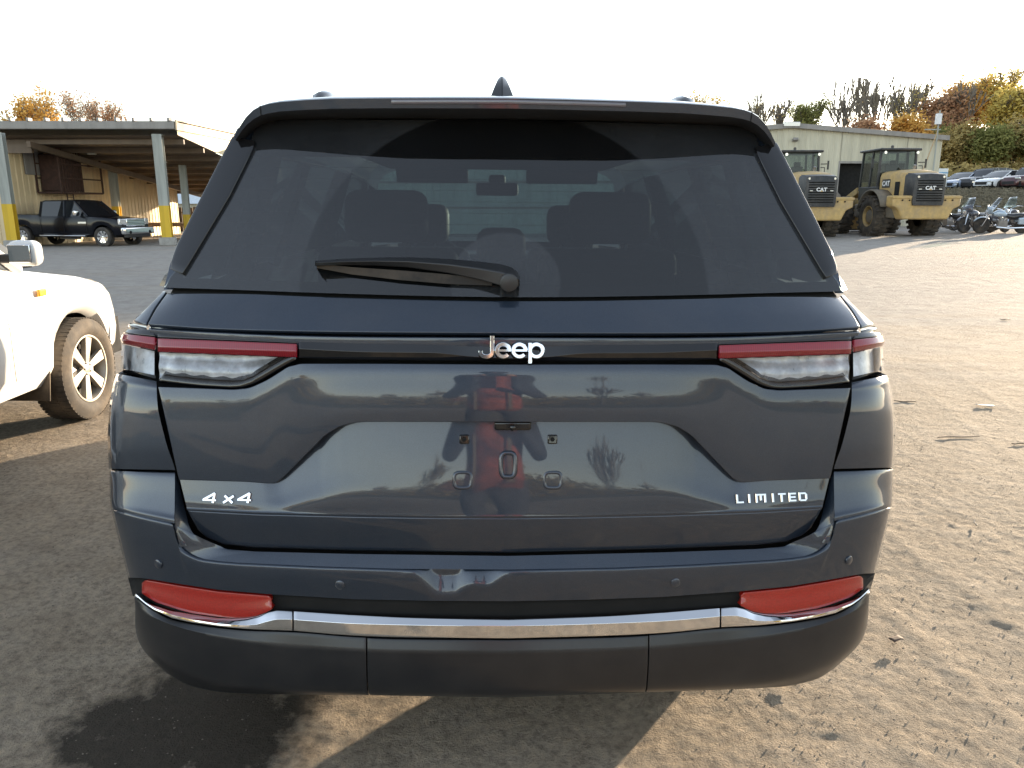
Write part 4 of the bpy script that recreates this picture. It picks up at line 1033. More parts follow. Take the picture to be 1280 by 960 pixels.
def tree(name, label, cat, group, loc, H, seed, leaves=None, nleaf=0, leaf=.2, scat=.5, lo=0.0, bark='bark', minr=.018, rz=0, **kw):
    segs, tips = grow(seed, H, **kw); root = empty(name, loc, rz, label, cat, group); mb = MB()
    for pts, rs, lv in segs: mb.tube(pts, [max(r, minr) for r in rs], 6 if lv < 2 else 3, cap=False)
    mb.build('trunk', M[bark], root, smooth=60)
    if nleaf:
        rng = random.Random(seed + 1); v = []; f = []
        tp = [t for t in tips if t[0].z > lo * H] + [(pts[k], None) for pts, rs, lv in segs if lv >= 2 for k in (1, len(pts) - 1) if pts[k].z > .12 * H]
        cl = [rng.random() for _ in tp]                       # uneven clumps
        for _ in range(nleaf):
            i = rng.randrange(len(tp)); 
            if cl[i] < .25: continue
            c = tp[i][0] + Vector((rng.gauss(0, scat), rng.gauss(0, scat), rng.gauss(0, scat * .8)))
            a = Vector((rng.gauss(0, 1), rng.gauss(0, 1), rng.gauss(0, 1))).normalized(); b = a.orthogonal().normalized(); s = leaf * rng.uniform(.6, 1.3); n = len(v)
            b2 = a.cross(b); v += [c + a * s, c + b * s * .55, c - a * s, c - b * s * .55]; f.append((n, n + 1, n + 2, n + 3))
        obj('crown', (v, f), LM[leaves], root, smooth=0)
    return root
def gx(px, Y): return (px - 640) / FPX * (Y * math.cos(TH) - 1.5 * math.sin(TH))
def gz(py, Y): return HC + Y * math.tan(math.atan((480 - py) / FPX) - TH)
def ptree(name, label, cat, group, px, pyt, Y, **kw):
    x = gx(px, Y); z0 = tz(x, Y); H = (HC + Y * (math.cos(TH) * (480 - pyt) / FPX - math.sin(TH)) / (math.cos(TH) + math.sin(TH) * (480 - pyt) / FPX)) - z0
    return tree(name, label, cat, group, (x, Y, z0), H, **kw)
GL = 'autumn trees above the canopy roof'
ptree('maple_tree', 'bright orange autumn tree rising above the long canopy roof', 'tree', GL, 35, 103, 92, seed=11, leaves='orange', nleaf=5200, leaf=.20, scat=.42, levels=5, nb=3, spread=.50, lift=.22)
ptree('maple_tree', 'thinning pinkish tree above the right half of the canopy roof', 'tree', GL, 142, 119, 98, seed=18, leaves='rust', nleaf=4200, leaf=.13, scat=.4, levels=5, nb=3, spread=.5, lift=.2)
ptree('maple_tree', 'small bare rounded treetop between the orange and the pink trees', 'tree', GL, 73, 136, 110, seed=13, leaves='rust', nleaf=900, leaf=.13, levels=5, nb=3, spread=.55)
ptree('maple_tree', 'faint leafless treetop at the left edge of the picture', 'tree', GL, 8, 134, 110, seed=14, leaves='rust', nleaf=300, leaf=.12, levels=5, nb=3, spread=.5)
GB_ = 'leafless trees behind the metal shed'
for i, (px, py, Y, s, nm) in enumerate([(938, 113, 88, 21, 'thin grey-green treetop just right of the dark SUV roof'), (968, 118, 92, 27, 'spindly bare tree left of the dark green treetop'),
        (1032, 96, 86, 22, 'tall narrow bare tree right of the dark green treetop'), (1062, 93, 90, 23, 'bare tree with two leaning stems above the shed roof'),
        (1084, 100, 82, 28, 'slim bare tree behind the middle of the shed roof'), (1112, 82, 84, 24, 'tallest bare spreading tree above the right half of the shed'), (1148, 94, 88, 25, 'bare tree with a few yellow leaves near the right end of the shed'),
        (1180, 100, 84, 26, 'dark bare tree rising out of the orange woods')]):
    ptree('bare_tree', nm, 'tree', GB_, px, py, Y, seed=s, leaves='yellow' if i in (5, 6) else 'olive', nleaf=700 if i in (0, 5, 6) else 60, leaf=.11, scat=.4, levels=4, nb=3, spread=.42, lift=.38, ratio=.80, bark='bark_dark', trunk=.24, minr=.050, side=.35, first=.24)
ptree('leafy_tree', 'dense dark green treetop behind the ridge of the metal shed', 'tree', None, 1003, 121, 80, seed=31, leaves='green', nleaf=5000, leaf=.15, scat=.35, levels=4, nb=4, spread=.20, lift=.5)
ptree('leafy_tree', 'small rounded green treetop peeking over the SUV roof rail', 'tree', None, 891, 115, 95, seed=32, leaves='olive', nleaf=4500, leaf=.2, scat=.5, levels=4, nb=4, spread=.5)
GW = 'autumn woods behind the row of parked cars'
wood = [(1075, 152, 78, 'rust', 'low rusty bush behind the middle of the shed roof'), (1128, 150, 78, 'orange', 'low orange bush behind the right end of the shed roof'), (1178, 112, 84, 'rust', 'rusty orange tree directly right of the shed'), (1206, 96, 92, 'orange', 'tall orange tree behind the rusty one'),
        (1196, 158, 76, 'olive', 'dull brown-green shrub at the foot of the woods right of the shed'), (1232, 108, 84, 'yellow', 'pale gold tree in the middle of the autumn woods'), (1228, 165, 75, 'green', 'dark green bushy tree above the black parked car'), (1262, 84, 92, 'yellow', 'tallest yellow-green tree near the right edge'),
        (1258, 150, 76, 'olive', 'brownish tree above the white parked car'), (1288, 108, 84, 'orange', 'orange-brown tree cut by the right edge of the picture'), (1290, 170, 74, 'green', 'low green tree at the right edge above the maroon car'), (1165, 165, 80, 'green', 'shaded dark bush just past the corner of the shed'), (1320, 100, 86, 'yellow', 'yellow tree just outside the right edge of the picture')]
pyt_ = lambda p: p > 140
for i, (px, py, Y, c, nm) in enumerate(wood):
    ptree('autumn_tree', nm, 'tree', GW, px, py, Y, seed=40 + i, leaves=c, nleaf=9000, leaf=.20, scat=.55, levels=5, nb=3, spread=.52, lift=.22, first=.20, trunk=.16, minr=.03)
# under the canopy, far away
ptree('autumn_tree', 'yellow-green tree seen under the far end of the canopy', 'tree', None, 212, 222, 80, seed=61, leaves='yellow', nleaf=5000, leaf=.16, scat=.45, levels=4, nb=4, spread=.6, first=.2)
ptree('autumn_tree', 'dark green tree seen under the canopy behind the pale shed', 'tree', None, 250, 224, 84, seed=62, leaves='green', nleaf=5000, leaf=.16, scat=.45, levels=4, nb=4, spread=.6, first=.2)
# woods behind the photographer, mirrored in the paintwork
cm = {}
for q in bpy.data.objects:
    if q.parent: cm.setdefault(q.parent.name, []).append(q)
srcs = [o for o in bpy.data.objects if o.parent is None and o.name.startswith(('autumn_tree', 'bare_tree', 'leafy_tree'))]
rng = random.Random(4)
for i in range(22):
    o = copy_tree(srcs[(i * 5) % len(srcs)], None, cm); x = -66 + i * 6.3 + rng.uniform(-2, 2); y = -55 - rng.random() * 22
    s = rng.uniform(.45, .85) * (1.25 if i in (6, 13) else 1); o.location = (x, y, tz(x, y)); o.scale = (s, s, s); o.rotation_euler = (0, 0, rng.random() * 6)
    tag(o, 'tree of the woods behind the photographer, mirrored in the dark paint', 'tree', 'trees mirrored in the paintwork')
# ================================================================== buildings
def wall_mat(name, col, var=.08, streak=.25):
    m, nt, bs = new_mat(name); L = nt.links.new
    tc = N(nt, "ShaderNodeTexCoord"); mp = N(nt, "ShaderNodeMapping"); mp.inputs['Scale'].default_value = (1.4, 1.4, .12); L(tc.outputs['Object'], mp.inputs[0])
    n = noise(nt, 2.2, 6, .65, vec=mp.outputs[0]); n2 = noise(nt, .7, 5, .6)
    r = ramp(nt, n.outputs[0], [(.3, tuple(c * (1 - streak) for c in col)), (.6, col)]); r2 = ramp(nt, n2.outputs[0], [(.3, (1 - var,) * 3), (.7, (1, 1, 1))])
    mx = N(nt, "ShaderNodeMix"); mx.data_type = 'RGBA'; mx.blend_type = 'MULTIPLY'; mx.inputs[0].default_value = 1; L(r.outputs[0], mx.inputs[6]); L(r2.outputs[0], mx.inputs[7]); L(mx.outputs[2], bs.inputs['Base Color'])
    bs.inputs['Roughness'].default_value = .55; return m
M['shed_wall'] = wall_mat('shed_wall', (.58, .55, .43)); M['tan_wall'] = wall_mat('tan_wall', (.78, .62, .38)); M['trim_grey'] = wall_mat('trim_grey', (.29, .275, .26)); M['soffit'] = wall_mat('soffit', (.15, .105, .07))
M['trim_tan'] = wall_mat('trim_tan', (.58, .45, .30)); M['yellow'] = wall_mat('safety_yellow', (.72, .47, .03), streak=.35); M['post'] = wall_mat('post_paint', (.40, .42, .39), streak=.4)
M['roof_metal'] = wall_mat('roof_metal', (.34, .32, .30)); M['rust'] = pm('rust_steel', (.075, .04, .03), .85, var=.4); M['concrete'] = pm('concrete', (.33, .32, .30), .9, var=.2)
def ribbed(mb, p0, p1, ztop0, ztop1, zb_, pitch=.32, rib=.03, rw=.05, zt=None, zbf=None):
    """upright ribbed sheet from p0 to p1 (xy); the ribs stand proud on the side to the right of p0->p1"""
    p0 = Vector(p0); p1 = Vector(p1); d = (p1 - p0); Lg = d.length; d.normalize(); nrm = Vector((d.y, -d.x)); pts = []; s = 0
    while s < Lg:
        pts += [(s, 0), (min(s + pitch - 2 * rw, Lg), 0), (min(s + pitch - 1.5 * rw, Lg), rib), (min(s + pitch - .5 * rw, Lg), rib)]; s += pitch
    pts.append((Lg, 0)); rows = [[], []]
    for s, o in pts:
        q = p0 + d * s + nrm * o; t = s / Lg
        top = zt(s) if zt else ztop0 + (ztop1 - ztop0) * t; bot = zbf(s) if zbf else zb_
        rows[0].append((q.x, q.y, bot)); rows[1].append((q.x, q.y, top))
    mb.grid(rows)
# ---- pale metal shed on the right, behind the loaders
YS = 44.0; xr, xl, xa = 23.8, 7.0, 15.4; ze, za = 5.15, 5.78
shed = empty('metal_shed', (15.4, YS, 0), label='pale cream ribbed metal shed with a dark doorway behind the yellow loaders', cat='shed')
def rel(o, base): 
    o.location = Vector(o.location) - Vector(base); return o
SB = (15.4, YS, 0)
zt_ = lambda x: za - (za - ze) * abs(x - xa) / (xr - xa)
dx0, dx1, dz1 = 18.25, 21.9, 3.75
m = MB(); ribbed(m, (xl, YS), (dx0, YS), 0, 0, 0, zt=lambda s: zt_(xl + s)); rel(m.build('front_wall', M['shed_wall'], shed, smooth=0), SB)
m = MB(); ribbed(m, (dx1, YS), (xr, YS), 0, 0, 0, zt=lambda s: zt_(dx1 + s)); rel(m.build('front_wall', M['shed_wall'], shed, smooth=0), SB)
m = MB(); ribbed(m, (dx0, YS), (dx1, YS), 0, 0, dz1, zt=lambda s: zt_(dx0 + s)); rel(m.build('front_wall', M['shed_wall'], shed, smooth=0), SB)
m = MB(); ribbed(m, (xr, YS), (xr, YS + 20), ze, ze, 0); rel(m.build('side_wall', M['shed_wall'], shed, smooth=0), SB)
m = MB(); ribbed(m, (xl, YS + 20), (xl, YS), ze, ze, 0); m.bb((xl, YS + 19.9, 0), (xr, YS + 20, ze)); rel(m.build('side_wall', M['shed_wall'], shed, smooth=0), SB)
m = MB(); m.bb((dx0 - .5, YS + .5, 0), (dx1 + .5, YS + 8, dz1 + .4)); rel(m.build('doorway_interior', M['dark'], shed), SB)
for a, b in (((dx0 - .08, YS - .06, 0), (dx0, YS + .1, dz1)), ((dx1, YS - .06, 0), (dx1 + .08, YS + .1, dz1)), ((dx0 - .08, YS - .06, dz1), (dx1 + .08, YS + .1, dz1 + .12))):
    rel(MB().bb(a, b).build('door_frame', M['trim_grey'], shed), SB)
for sx, a, b in ((-1, xl - .25, xa), (1, xa, xr + .25)):
    za_, zb2 = (zt_(xl) - .03, za) if sx < 0 else (za, zt_(xr) - .03)
    vs = [(a, YS - .25, za_), (b, YS - .25, zb2), (b, YS + 20.3, zb2), (a, YS + 20.3, za_)]
    rel(obj('roof', (vs + [(x, y, z + .06) for x, y, z in vs], [(3, 2, 1, 0), (4, 5, 6, 7), (0, 1, 5, 4), (1, 2, 6, 5), (2, 3, 7, 6), (3, 0, 4, 7)]), M['roof_metal'], shed, smooth=0), SB)
    vs = [(a, YS - .28, za_ - .16), (b, YS - .28, zb2 - .16), (b, YS - .28, zb2 + .09), (a, YS - .28, za_ + .09)]
    rel(obj('rake_trim', (vs + [(x, y + .06, z) for x, y, z in vs], [(0, 1, 2, 3), (7, 6, 5, 4), (0, 4, 5, 1), (1, 5, 6, 2), (2, 6, 7, 3), (3, 7, 4, 0)]), M['trim_grey'], shed, smooth=0), SB)
rel(MB().bb((xa - .55, YS - .34, za - .10), (xa + .35, YS - .2, za + .14)).build('ridge_cap', M['satin_metal'], shed, bevel=.02), SB)
for x, z in ((15.6, 5.0), (19.9, 4.05)):
    m = MB(); m.box((x, YS - .18, z), (.28, .22, .14), (R(-25), 0, 0)); m.tube([(x, YS - .02, z), (x, YS - .2, z)], .03, 6); rel(m.build('flood_light', M['trim_grey'], shed, bevel=.01), SB)
# pole with a white box beside the shed
Yp = 43; xp = gx(1166, Yp); m = MB(); m.tube([(0, 0, 0), (-.05, 0, gz(138, Yp))], [.05, .04], 8)
pole = m.build('antenna_pole', M['post'], loc=(xp, Yp, 0)); tag(pole, 'thin pole with a white box at the right corner of the shed', 'pole')
m = MB(); m.box((-.12, -.08, gz(149, Yp)), (.30, .16, .55)); m.build('equipment_box', pm('white_box', (.7, .72, .75), .5), pole, bevel=.02)
m = MB(); m.tube([(-.75, 0, gz(162, Yp)), (.1, 0, gz(162, Yp))], .035, 6); m.build('cross_arm', M['post'], pole)
m = MB(); m.tube([(-.02, 0, gz(162, Yp)), (-.55, .1, gz(215, Yp))], .03, 6); m.build('guy_strut', pm('wood_strut', (.45, .33, .2), .8), pole)
# ---- open canopy on the left
can = empty('loading_canopy', (0, 0, 0), label='long open-fronted canopy with a grey gutter and tan ribbed walls at the left', cat='canopy building')
YC, XR_, XL_ = 33.0, -13.9, -44.0
gz0 = tz(-20, 33)
zt0, zt1 = gz(151.5, YC), gz(161, YC)
MB().bb((XL_, YC - .12, zt1 - .02), (XR_, YC + .1, zt0)).build('front_gutter', M['trim_grey'], can, bevel=.03)
m0 = MB().box((0, 0, 0), (.10, .30, .14)).build('seam_cap', M['trim_grey'], can, bevel=.02)
first = True
for k in range(34):
    px = 218 - 21.6 * k; x = gx(px, YC)
    if x < XL_: break
    o = m0 if first else m0.copy()
    if not first: C.objects.link(o)
    first = False; o.location = (x, YC - .02, zt0 + .06)
rows = [[(XL_, YC, zt0), (XR_ + .1, YC, zt0)], [(XL_, YC + 24, zt0 + .35), (XR_ + .1, YC + 24, zt0 + .35)]]
MB().grid(rows).build('canopy_roof', M['roof_metal'], can, smooth=0, solid=.05)
# sloping ceiling with purlins
def cz(y): return zt1 - .25 - (y - YC) * (1.75 / 17.0)
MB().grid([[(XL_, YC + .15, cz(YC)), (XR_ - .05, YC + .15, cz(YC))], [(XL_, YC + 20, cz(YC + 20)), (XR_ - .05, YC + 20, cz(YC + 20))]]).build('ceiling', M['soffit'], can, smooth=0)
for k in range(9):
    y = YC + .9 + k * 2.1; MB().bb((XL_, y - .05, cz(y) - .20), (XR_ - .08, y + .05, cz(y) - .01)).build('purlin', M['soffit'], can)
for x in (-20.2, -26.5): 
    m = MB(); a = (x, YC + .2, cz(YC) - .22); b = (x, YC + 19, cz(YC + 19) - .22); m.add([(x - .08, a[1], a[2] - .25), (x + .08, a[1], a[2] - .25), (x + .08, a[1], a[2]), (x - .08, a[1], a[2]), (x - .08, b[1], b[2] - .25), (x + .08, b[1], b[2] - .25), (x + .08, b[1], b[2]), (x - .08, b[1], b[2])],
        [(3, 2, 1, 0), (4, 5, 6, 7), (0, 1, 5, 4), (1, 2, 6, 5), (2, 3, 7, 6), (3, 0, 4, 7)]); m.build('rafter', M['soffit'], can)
# lit gable siding at the right end: deepens towards the back
m = MB(); ribbed(m, (XR_, YC + .12), (XR_, YC + 20), 0, 0, 0, pitch=.42, rib=.006, zt=lambda s: zt0 - .05 + s * .012, zbf=lambda s: cz(YC + s) + .02 - .0); m.build('gable_siding', M['tan_wall'], can, smooth=0)
vs = [(XR_ + .04, YC - .12, zt0 + .0), (XR_ + .10, YC - .12, zt0), (XR_ + .10, YC + 20, zt0 + .30), (XR_ + .04, YC + 20, zt0 + .30)]
obj('rake_trim', ([(x, y, z - .36) for x, y, z in vs] + [(x, y, z + .06) for x, y, z in vs], [(3, 2, 1, 0), (4, 5, 6, 7), (0, 1, 5, 4), (1, 2, 6, 5), (2, 3, 7, 6), (3, 0, 4, 7)]), M['trim_tan'], can, smooth=0)
# tan side wall running back under the ceiling
XW = -21.6
m = MB(); ribbed(m, (XW, YC + 1.0), (XW, YC + 17.5), 0, 0, gz0 - .3, pitch=.40, zt=lambda s: cz(YC + 1.0 + s)); m.build('side_wall', M['tan_wall'], can, smooth=0)
m = MB(); ribbed(m, (XL_, YC + 1.0), (XW, YC + 1.0), 4.3, 4.3, gz0 - .3, pitch=.40); m.build('front_wall', M['tan_wall'], can, smooth=0)
MB().bb((XL_, YC + .85, cz(YC + 1) - .55), (XR_ - 6.6, YC + 1.0, cz(YC + 1) - .0)).build('header_beam', M['soffit'], can)
y0 = YC + 1.9; MB().bb((XW + .03, y0, gz(218, y0)), (XW + .09, y0 + 1.5, gz(183, y0 + .7))).build('wall_vent', M['trim_grey'], can, bevel=.02)
def post(px, Y, r, ytop_z, ybase, yel, label, ang=0):
    x = gx(px, Y); zb_ = tz(x, Y); p = empty('canopy_post', (x, Y, zb_), R(ang), label, 'post', 'steel posts carrying the canopy')
    H = ytop_z - zb_; m = MB(); w_ = r
    for q in (-1, 1): m.box((0, q * w_ * .92, H / 2), (w_ * 2, w_ * .16, H))
    m.box((0, 0, H / 2), (w_ * .2, w_ * 1.68, H)); m.build('column', M['post'], p)
    m = MB(); h = yel - zb_ 
    for q in (-1, 1): m.box((0, q * w_ * .92, .35 + (h - .35) / 2), (w_ * 2.1, w_ * .22, h - .35))
    m.box((0, 0, .35 + (h - .35) / 2), (w_ * .3, w_ * 1.6, h - .35)); m.build('yellow_guard', M['yellow'], p)
    MB().box((0, 0, .17), (r * 3.2, r * 3.2, .34)).build('concrete_footing', M['concrete'], p, bevel=.03)
post(201, YC + .2, .19, zt1 - .2, 308, gz(257, YC), 'nearest right canopy post, yellow at its foot, right of the black pickup', 12)
post(4, YC - .6, .19, zt1 - .2, 300, gz(255, YC), 'canopy post with a yellow lower half at the left edge', 12)
post(141, YC + 7.5, .17, cz(YC + 7.5) - .2, 290, gz(258, YC + 7.5), 'inner canopy post standing behind the hood of the black pickup', 8)
post(229, YC + 6.5, .15, cz(YC + 6.5) - .2, 290, gz(268, YC + 6.5), 'thin inner canopy post nearest the SUV window, yellow at its foot', 8)
# rusty cage platform and ladder on the tan wall
cage = empty('steel_cage', (0, 0, 0), label='rusty steel cage platform with a ladder hanging on the tan wall', cat='platform')
ya, yb_ = YC + 2.6, YC + 6.2; xa_ = XW + .08; xb_ = XW + 1.15; z0, z1 = 2.05, 3.95
m = MB()
for x in (xa_, xb_):
    for y in (ya, (ya + yb_) / 2, yb_): m.tube([(x, y, z0), (x, y, z1)], .05, 4)
    for z in (z0, (z0 * 2 + z1) / 3, (z0 + 2 * z1) / 3, z1): m.tube([(x, ya, z), (x, yb_, z)], .045, 4)
for y in (ya, yb_):
    for z in (z0, z1): m.tube([(xa_, y, z), (xb_, y, z)], .045, 4)
m.build('cage_frame', M['rust'], cage)
m = MB()
for k in range(9): m.tube([(xb_, ya + .14 + k * .2, z0), (xb_, ya + .14 + k * .2, z1)], .022, 4)
m.build('cage_bars', M['rust'], cage)
MB().bb((xa_, ya, z0 - .05), (xb_, yb_, z0 + .02)).build('platform_floor', M['rust'], cage)
MB().bb((xa_, ya + .3, z0 + .05), (xb_ - .1, ya + 2.0, z1 - .2)).build('hoist_motor', M['rust'], cage, bevel=.05)
m = MB()
for q in (0, .5): m.tube([(xb_, ya + .4 + q, z0), (xb_, ya + .4 + q, 0)], .03, 4)
for k in range(7): m.tube([(xb_, ya + .4, .15 + k * .28), (xb_, ya + .9, .15 + k * .28)], .018, 4)
m.build('ladder', M['rust'], cage)
for i, (x, y, z) in enumerate(((-19.3, YC + 3.4, 4.0), (-17.0, YC + 5.5, 3.75))):
    m = MB(); m.lathe([(0, .02), (-.1, .05), (-.22, .20), (-.25, .19)], 16, 'z'); m.tube([(0, 0, 0), (0, 0, .4)], .012, 4)
    o = m.build('lamp_shade', pm('lamp_enamel', (.6, .58, .5), .4), loc=(x, y, z)); o.name = 'hanging_lamp' + ('' if not i else '.001'); tag(o, ['small round enamel lamp hanging under the canopy near the cage', 'second smaller lamp hanging deeper under the canopy'][i], 'lamp', 'lamps under the canopy')
# far things seen under the canopy: board fence, pale shed, trailer
Yf = 56; fx0, fx1 = gx(196, Yf), gx(262, Yf); fz = tz(fx0, Yf)
fen = empty('board_fence', (fx0, Yf, fz), label='weathered brown board fence beyond the far end of the canopy', cat='fence')
M['board'] = pm('weathered_board', (.30, .20, .12), .85, var=.35, vscale=2)
b0 = None; nb_ = int((fx1 - fx0) / .40)
for k in range(nb_):
    if b0 is None: b0 = MB().box((0, 0, .85), (.37, .04, 1.7)).build('board', M['board'], fen, bevel=.01); o = b0
    else: o = b0.copy(); C.objects.link(o)
    o.location = (.2 + k * .40, random.uniform(-.01, .01), random.uniform(-.04, .04))
for z in (.4, 1.3): MB().bb((0, .03, z), (fx1 - fx0, .09, z + .1)).build('rail', M['board'], fen)
Yh = 70; hx0, hx1 = gx(205, Yh), gx(262, Yh); zh = tz(hx0, Yh)
ps = empty('pale_shed', ((hx0 + hx1) / 2, Yh, zh), label='low white-roofed shed far off under the right end of the canopy', cat='shed')
hw_ = (hx1 - hx0) / 2 + 1; MB().bb((-hw_, 0, 0), (hw_, 6, 2.1)).build('wall', M['shed_wall'], ps)
MB().prism([(-.3, 2.05), (3, 3.3), (6.3, 2.05)], -hw_ - .2, hw_ + .2, 'x').build('roof', pm('white_roof', (.6, .66, .7), .5), ps)
# pale warehouse straight ahead, seen only through the SUV's windows
M['teal_wall'] = wall_mat('teal_wall', (.50, .60, .56))
Ya = 41.0; wh = empty('warehouse', (-1.5, Ya, 0), label='pale teal ribbed warehouse wall seen through the windows of the SUV', cat='warehouse')
m = MB(); ribbed(m, (-10.5, 0), (7.5, 0), 4.3, 4.3, 0, pitch=.36); m.build('front_wall', M['teal_wall'], wh, smooth=0)
for z in (1.3, 2.6, 3.6): MB().bb((-10.5, -.06, z), (7.5, -.035, z + .10)).build('girt_strip', M['trim_grey'], wh)
MB().bb((-10.6, -.2, 4.3), (7.6, 8, 4.5)).build('roof', M['roof_metal'], wh); MB().bb((-10.5, .05, 0), (7.5, 7.9, 4.28)).build('building_core', M['teal_wall'], wh)
# ================================================================== other vehicles
def paint(name, col, rough=.35, metal=.2, dust=.1): return pm('paint_' + name, col, rough, metal, coat=1.0, coatr=.04, var=.05, dust=((.3, .26, .2), 3, dust))
def interp(T, y): return float(np.interp(y, [q[0] for q in T], [q[1] for q in T]))
def car(name, label, cat, group, loc, heading, L_, W_, top, cab, axles, tr, pmat, zs=.25, roofw=.76, nsp=5, detail=1, rimmat=None, pillars=(), plan=None, lamps='front', winz=None, tyre=None, side_z=None):
    """top: (y, z) upper edge of the body, cab: (y, z) side outline of the cabin rear->front, both along +y = forward"""
    root = empty(name, loc, heading, label, cat, group); h = W_ / 2; y0, y1 = -L_ / 2, L_ / 2
    plan = plan or [(y0, .78), (y0 + .12, .90), (y0 + .6, .985), (0, 1.0), (y1 - .9, .98), (y1 - .3, .90), (y1 - .08, .74), (y1, .66)]
    r = tr + .055
    def zb2(y):
        z = zs + .10 * max(0, (abs(y) - L_ / 2 + .5)) / .5
        for a in axles:
            d = abs(y - a)
            if d < r: z = max(z, math.sqrt(max(r * r - d * d, 0)) + tr - .02)
        return z
    ys = set(np.linspace(y0, y1, 40 * detail).tolist())
    for a in axles:
        for t in np.linspace(0, math.pi, 15): ys.add(a + r * math.cos(t))
        ys |= {a - r - .002, a + r + .002}
    ys = sorted(y for y in ys if y0 <= y <= y1); rows = []
    for y in ys:
        w_ = interp(plan, y) * h; zt = interp(top, y); b = zb2(y); b = min(b, zt - .06); row = []
        for k, (fx, fz) in enumerate([(.90, 0), (.975, .16), (1.0, .38), (.995, .62), (.975, .84), (.93, .95), (.86, 1.0), (.5, 1.03), (0, 1.04)]):
            z = b + (zt - b) * fz if fz <= 1 else zt + (fz - 1) * .9
            row.append((-w_ * fx, y, z))
        row += [(-x, y, z) for x, y, z in row[-2::-1]]; rows.append(row)
    m = MB(); m.grid(rows, flip=True); n = len(rows[0])
    for rr, fl in ((rows[0], 1), (rows[-1], 0)):
        i0 = len(m.v); m.v += [tuple(q) for q in rr]; f = tuple(range(i0, i0 + n)); m.f.append(f if fl else f[::-1]); m.m.append(0)
    m.build('body', pmat, root, smooth=40)
    MB().bb((-h * .86, y0 + .15, zs + .02), (h * .86, y1 - .15, .62)).build('underbody', M['dark'], root)
    # cabin: glass volume, then roof skin and pillars over it
    zbelt = cab[0][1]; zmax = max(z for _, z in cab)
    def hwc(z): return h * (.90 - (.90 - roofw) * (z - zbelt) / (zmax - zbelt + 1e-6))
    yc = [q[0] for q in cab]; m = MB(); pts = []
    for i in range(len(cab) - 1):
        for k in range(4): u = k / 4; pts.append((cab[i][0] * (1 - u) + cab[i + 1][0] * u, cab[i][1] * (1 - u) + cab[i + 1][1] * u))
    pts.append(cab[-1]); m.grid([[(x * hwc(z), y, z + .03 * (1 - x * x)) for x in (-1, -.9, -.5, 0, .5, .9, 1)] for y, z in pts])
    m.build('windscreen_glass', M['auto_glass'], root, smooth=50)
    for s in (-1, 1):
        m = MB(); m.grid([[(s * hwc(z), y, z) for y, z in pts], [(s * hwc(zbelt), y, zbelt - .02) for y, z in pts]], flip=s > 0); m.build('side_glass', M['auto_glass'], root, smooth=0)
    rp = [(y, z) for y, z in pts if z > zmax - .09]
    if len(rp) > 1:
        m = MB(); m.grid([[(x * (hwc(z) + .012), y, z + .012 + .03 * (1 - x * x)) for x in (-1, -.9, -.5, 0, .5, .9, 1)] for y, z in rp]); m.build('roof', pmat, root, smooth=50, solid=.03)
    for s in (-1, 1):
        for yb, yt in pillars:
            zt = max(z for y, z in [(yt, float(np.interp(yt, yc, [q[1] for q in cab])))])
            MB().tube([(s * (hwc(zbelt) + .004), yb, zbelt - .03), (s * (hwc(zt) + .004), yt, zt)], .035, 6).build('pillar', pmat, root)
    ro = tyre or M['rubber']
    for a in axles:
        for s in (-1, 1): wheel(root, (s * (h - .12), a, tr), tr, .22, tr * .66, nsp, rimmat or M['satin_metal'], ro, s, hub=False, n=24)
    yb = y1 - .10
    for s in (-1, 1):
        MB().box((s * h * .66, y1 - .14, interp(top, y1 - .35) - .13), (h * .36, .16, .13), (0, 0, R(-14 * s))).build('headlight', M['lens'], root, bevel=.03)
        MB().box((s * h * .72, y0 + .06, interp(top, y0 + .1) - .10), (h * .30, .12, .15), (0, 0, R(14 * s))).build('tail_light', M['lamp_red'], root, bevel=.03)
        m = MB(); m.box((s * (h + .07), cab[-1][0] - .42, zbelt + .06), (.17, .10, .13)); m.build('door_mirror', pmat, root, bevel=.025)
    MB().box((0, y1 - .02, .52), (h * 1.0, .05, .22)).build('grille', M['black_plastic'], root, bevel=.01)
    MB().box((0, y0 - .0, .62), (.5, .03, .13)).build('number_plate', pm('plate_white', (.6, .6, .58), .5), root)
    for s in (-1, 1):
        for yd in (cab[-1][0] - .25, (cab[0][0] + cab[-1][0]) / 2): MB().tube([(s * (h * .999), yd, .42), (s * (h * .985), yd, zbelt - .12)], .006, 4).build('door_seam', M['dark'], root)
    return root
M['auto_glass'] = pm('auto_glass', (.012, .014, .017), .03, spec=.5)
M['lens'] = pm('headlamp_lens', (.75, .77, .8), .12, .6, coat=1)
SED_T = [(-2.35, .78), (-2.25, .92), (-1.6, 1.0), (0, .95), (1.1, .93), (1.9, .80), (2.25, .66), (2.35, .52)]
SED_C = [(-1.95, .98), (-1.15, 1.36), (-.5, 1.44), (.2, 1.42), (1.25, .94)]
SUV_T = [(-2.3, .85), (-2.25, 1.02), (-1.5, 1.06), (0, 1.04), (1.0, 1.05), (1.9, .98), (2.2, .85), (2.3, .6)]
SUV_C = [(-2.2, 1.05), (-1.95, 1.55), (-1.2, 1.69), (-.2, 1.68), (.25, 1.62), (1.05, 1.05)]
GC = 'cars parked in a row on the grassy bank'
def bank(px, Y): x = gx(px, Y); return (x, Y, tz(x, Y) + .0)
car('parked_sedan', 'blue-silver sedan at the left end of the row on the grassy bank', 'car', GC, bank(1207, 60), R(118), 4.7, 1.8, SED_T, SED_C, (-1.4, 1.42), .33, paint('silverblue', (.30, .36, .46), metal=.5), pillars=((-1.6, -1.05), (-.35, -.3), (1.15, .35)))
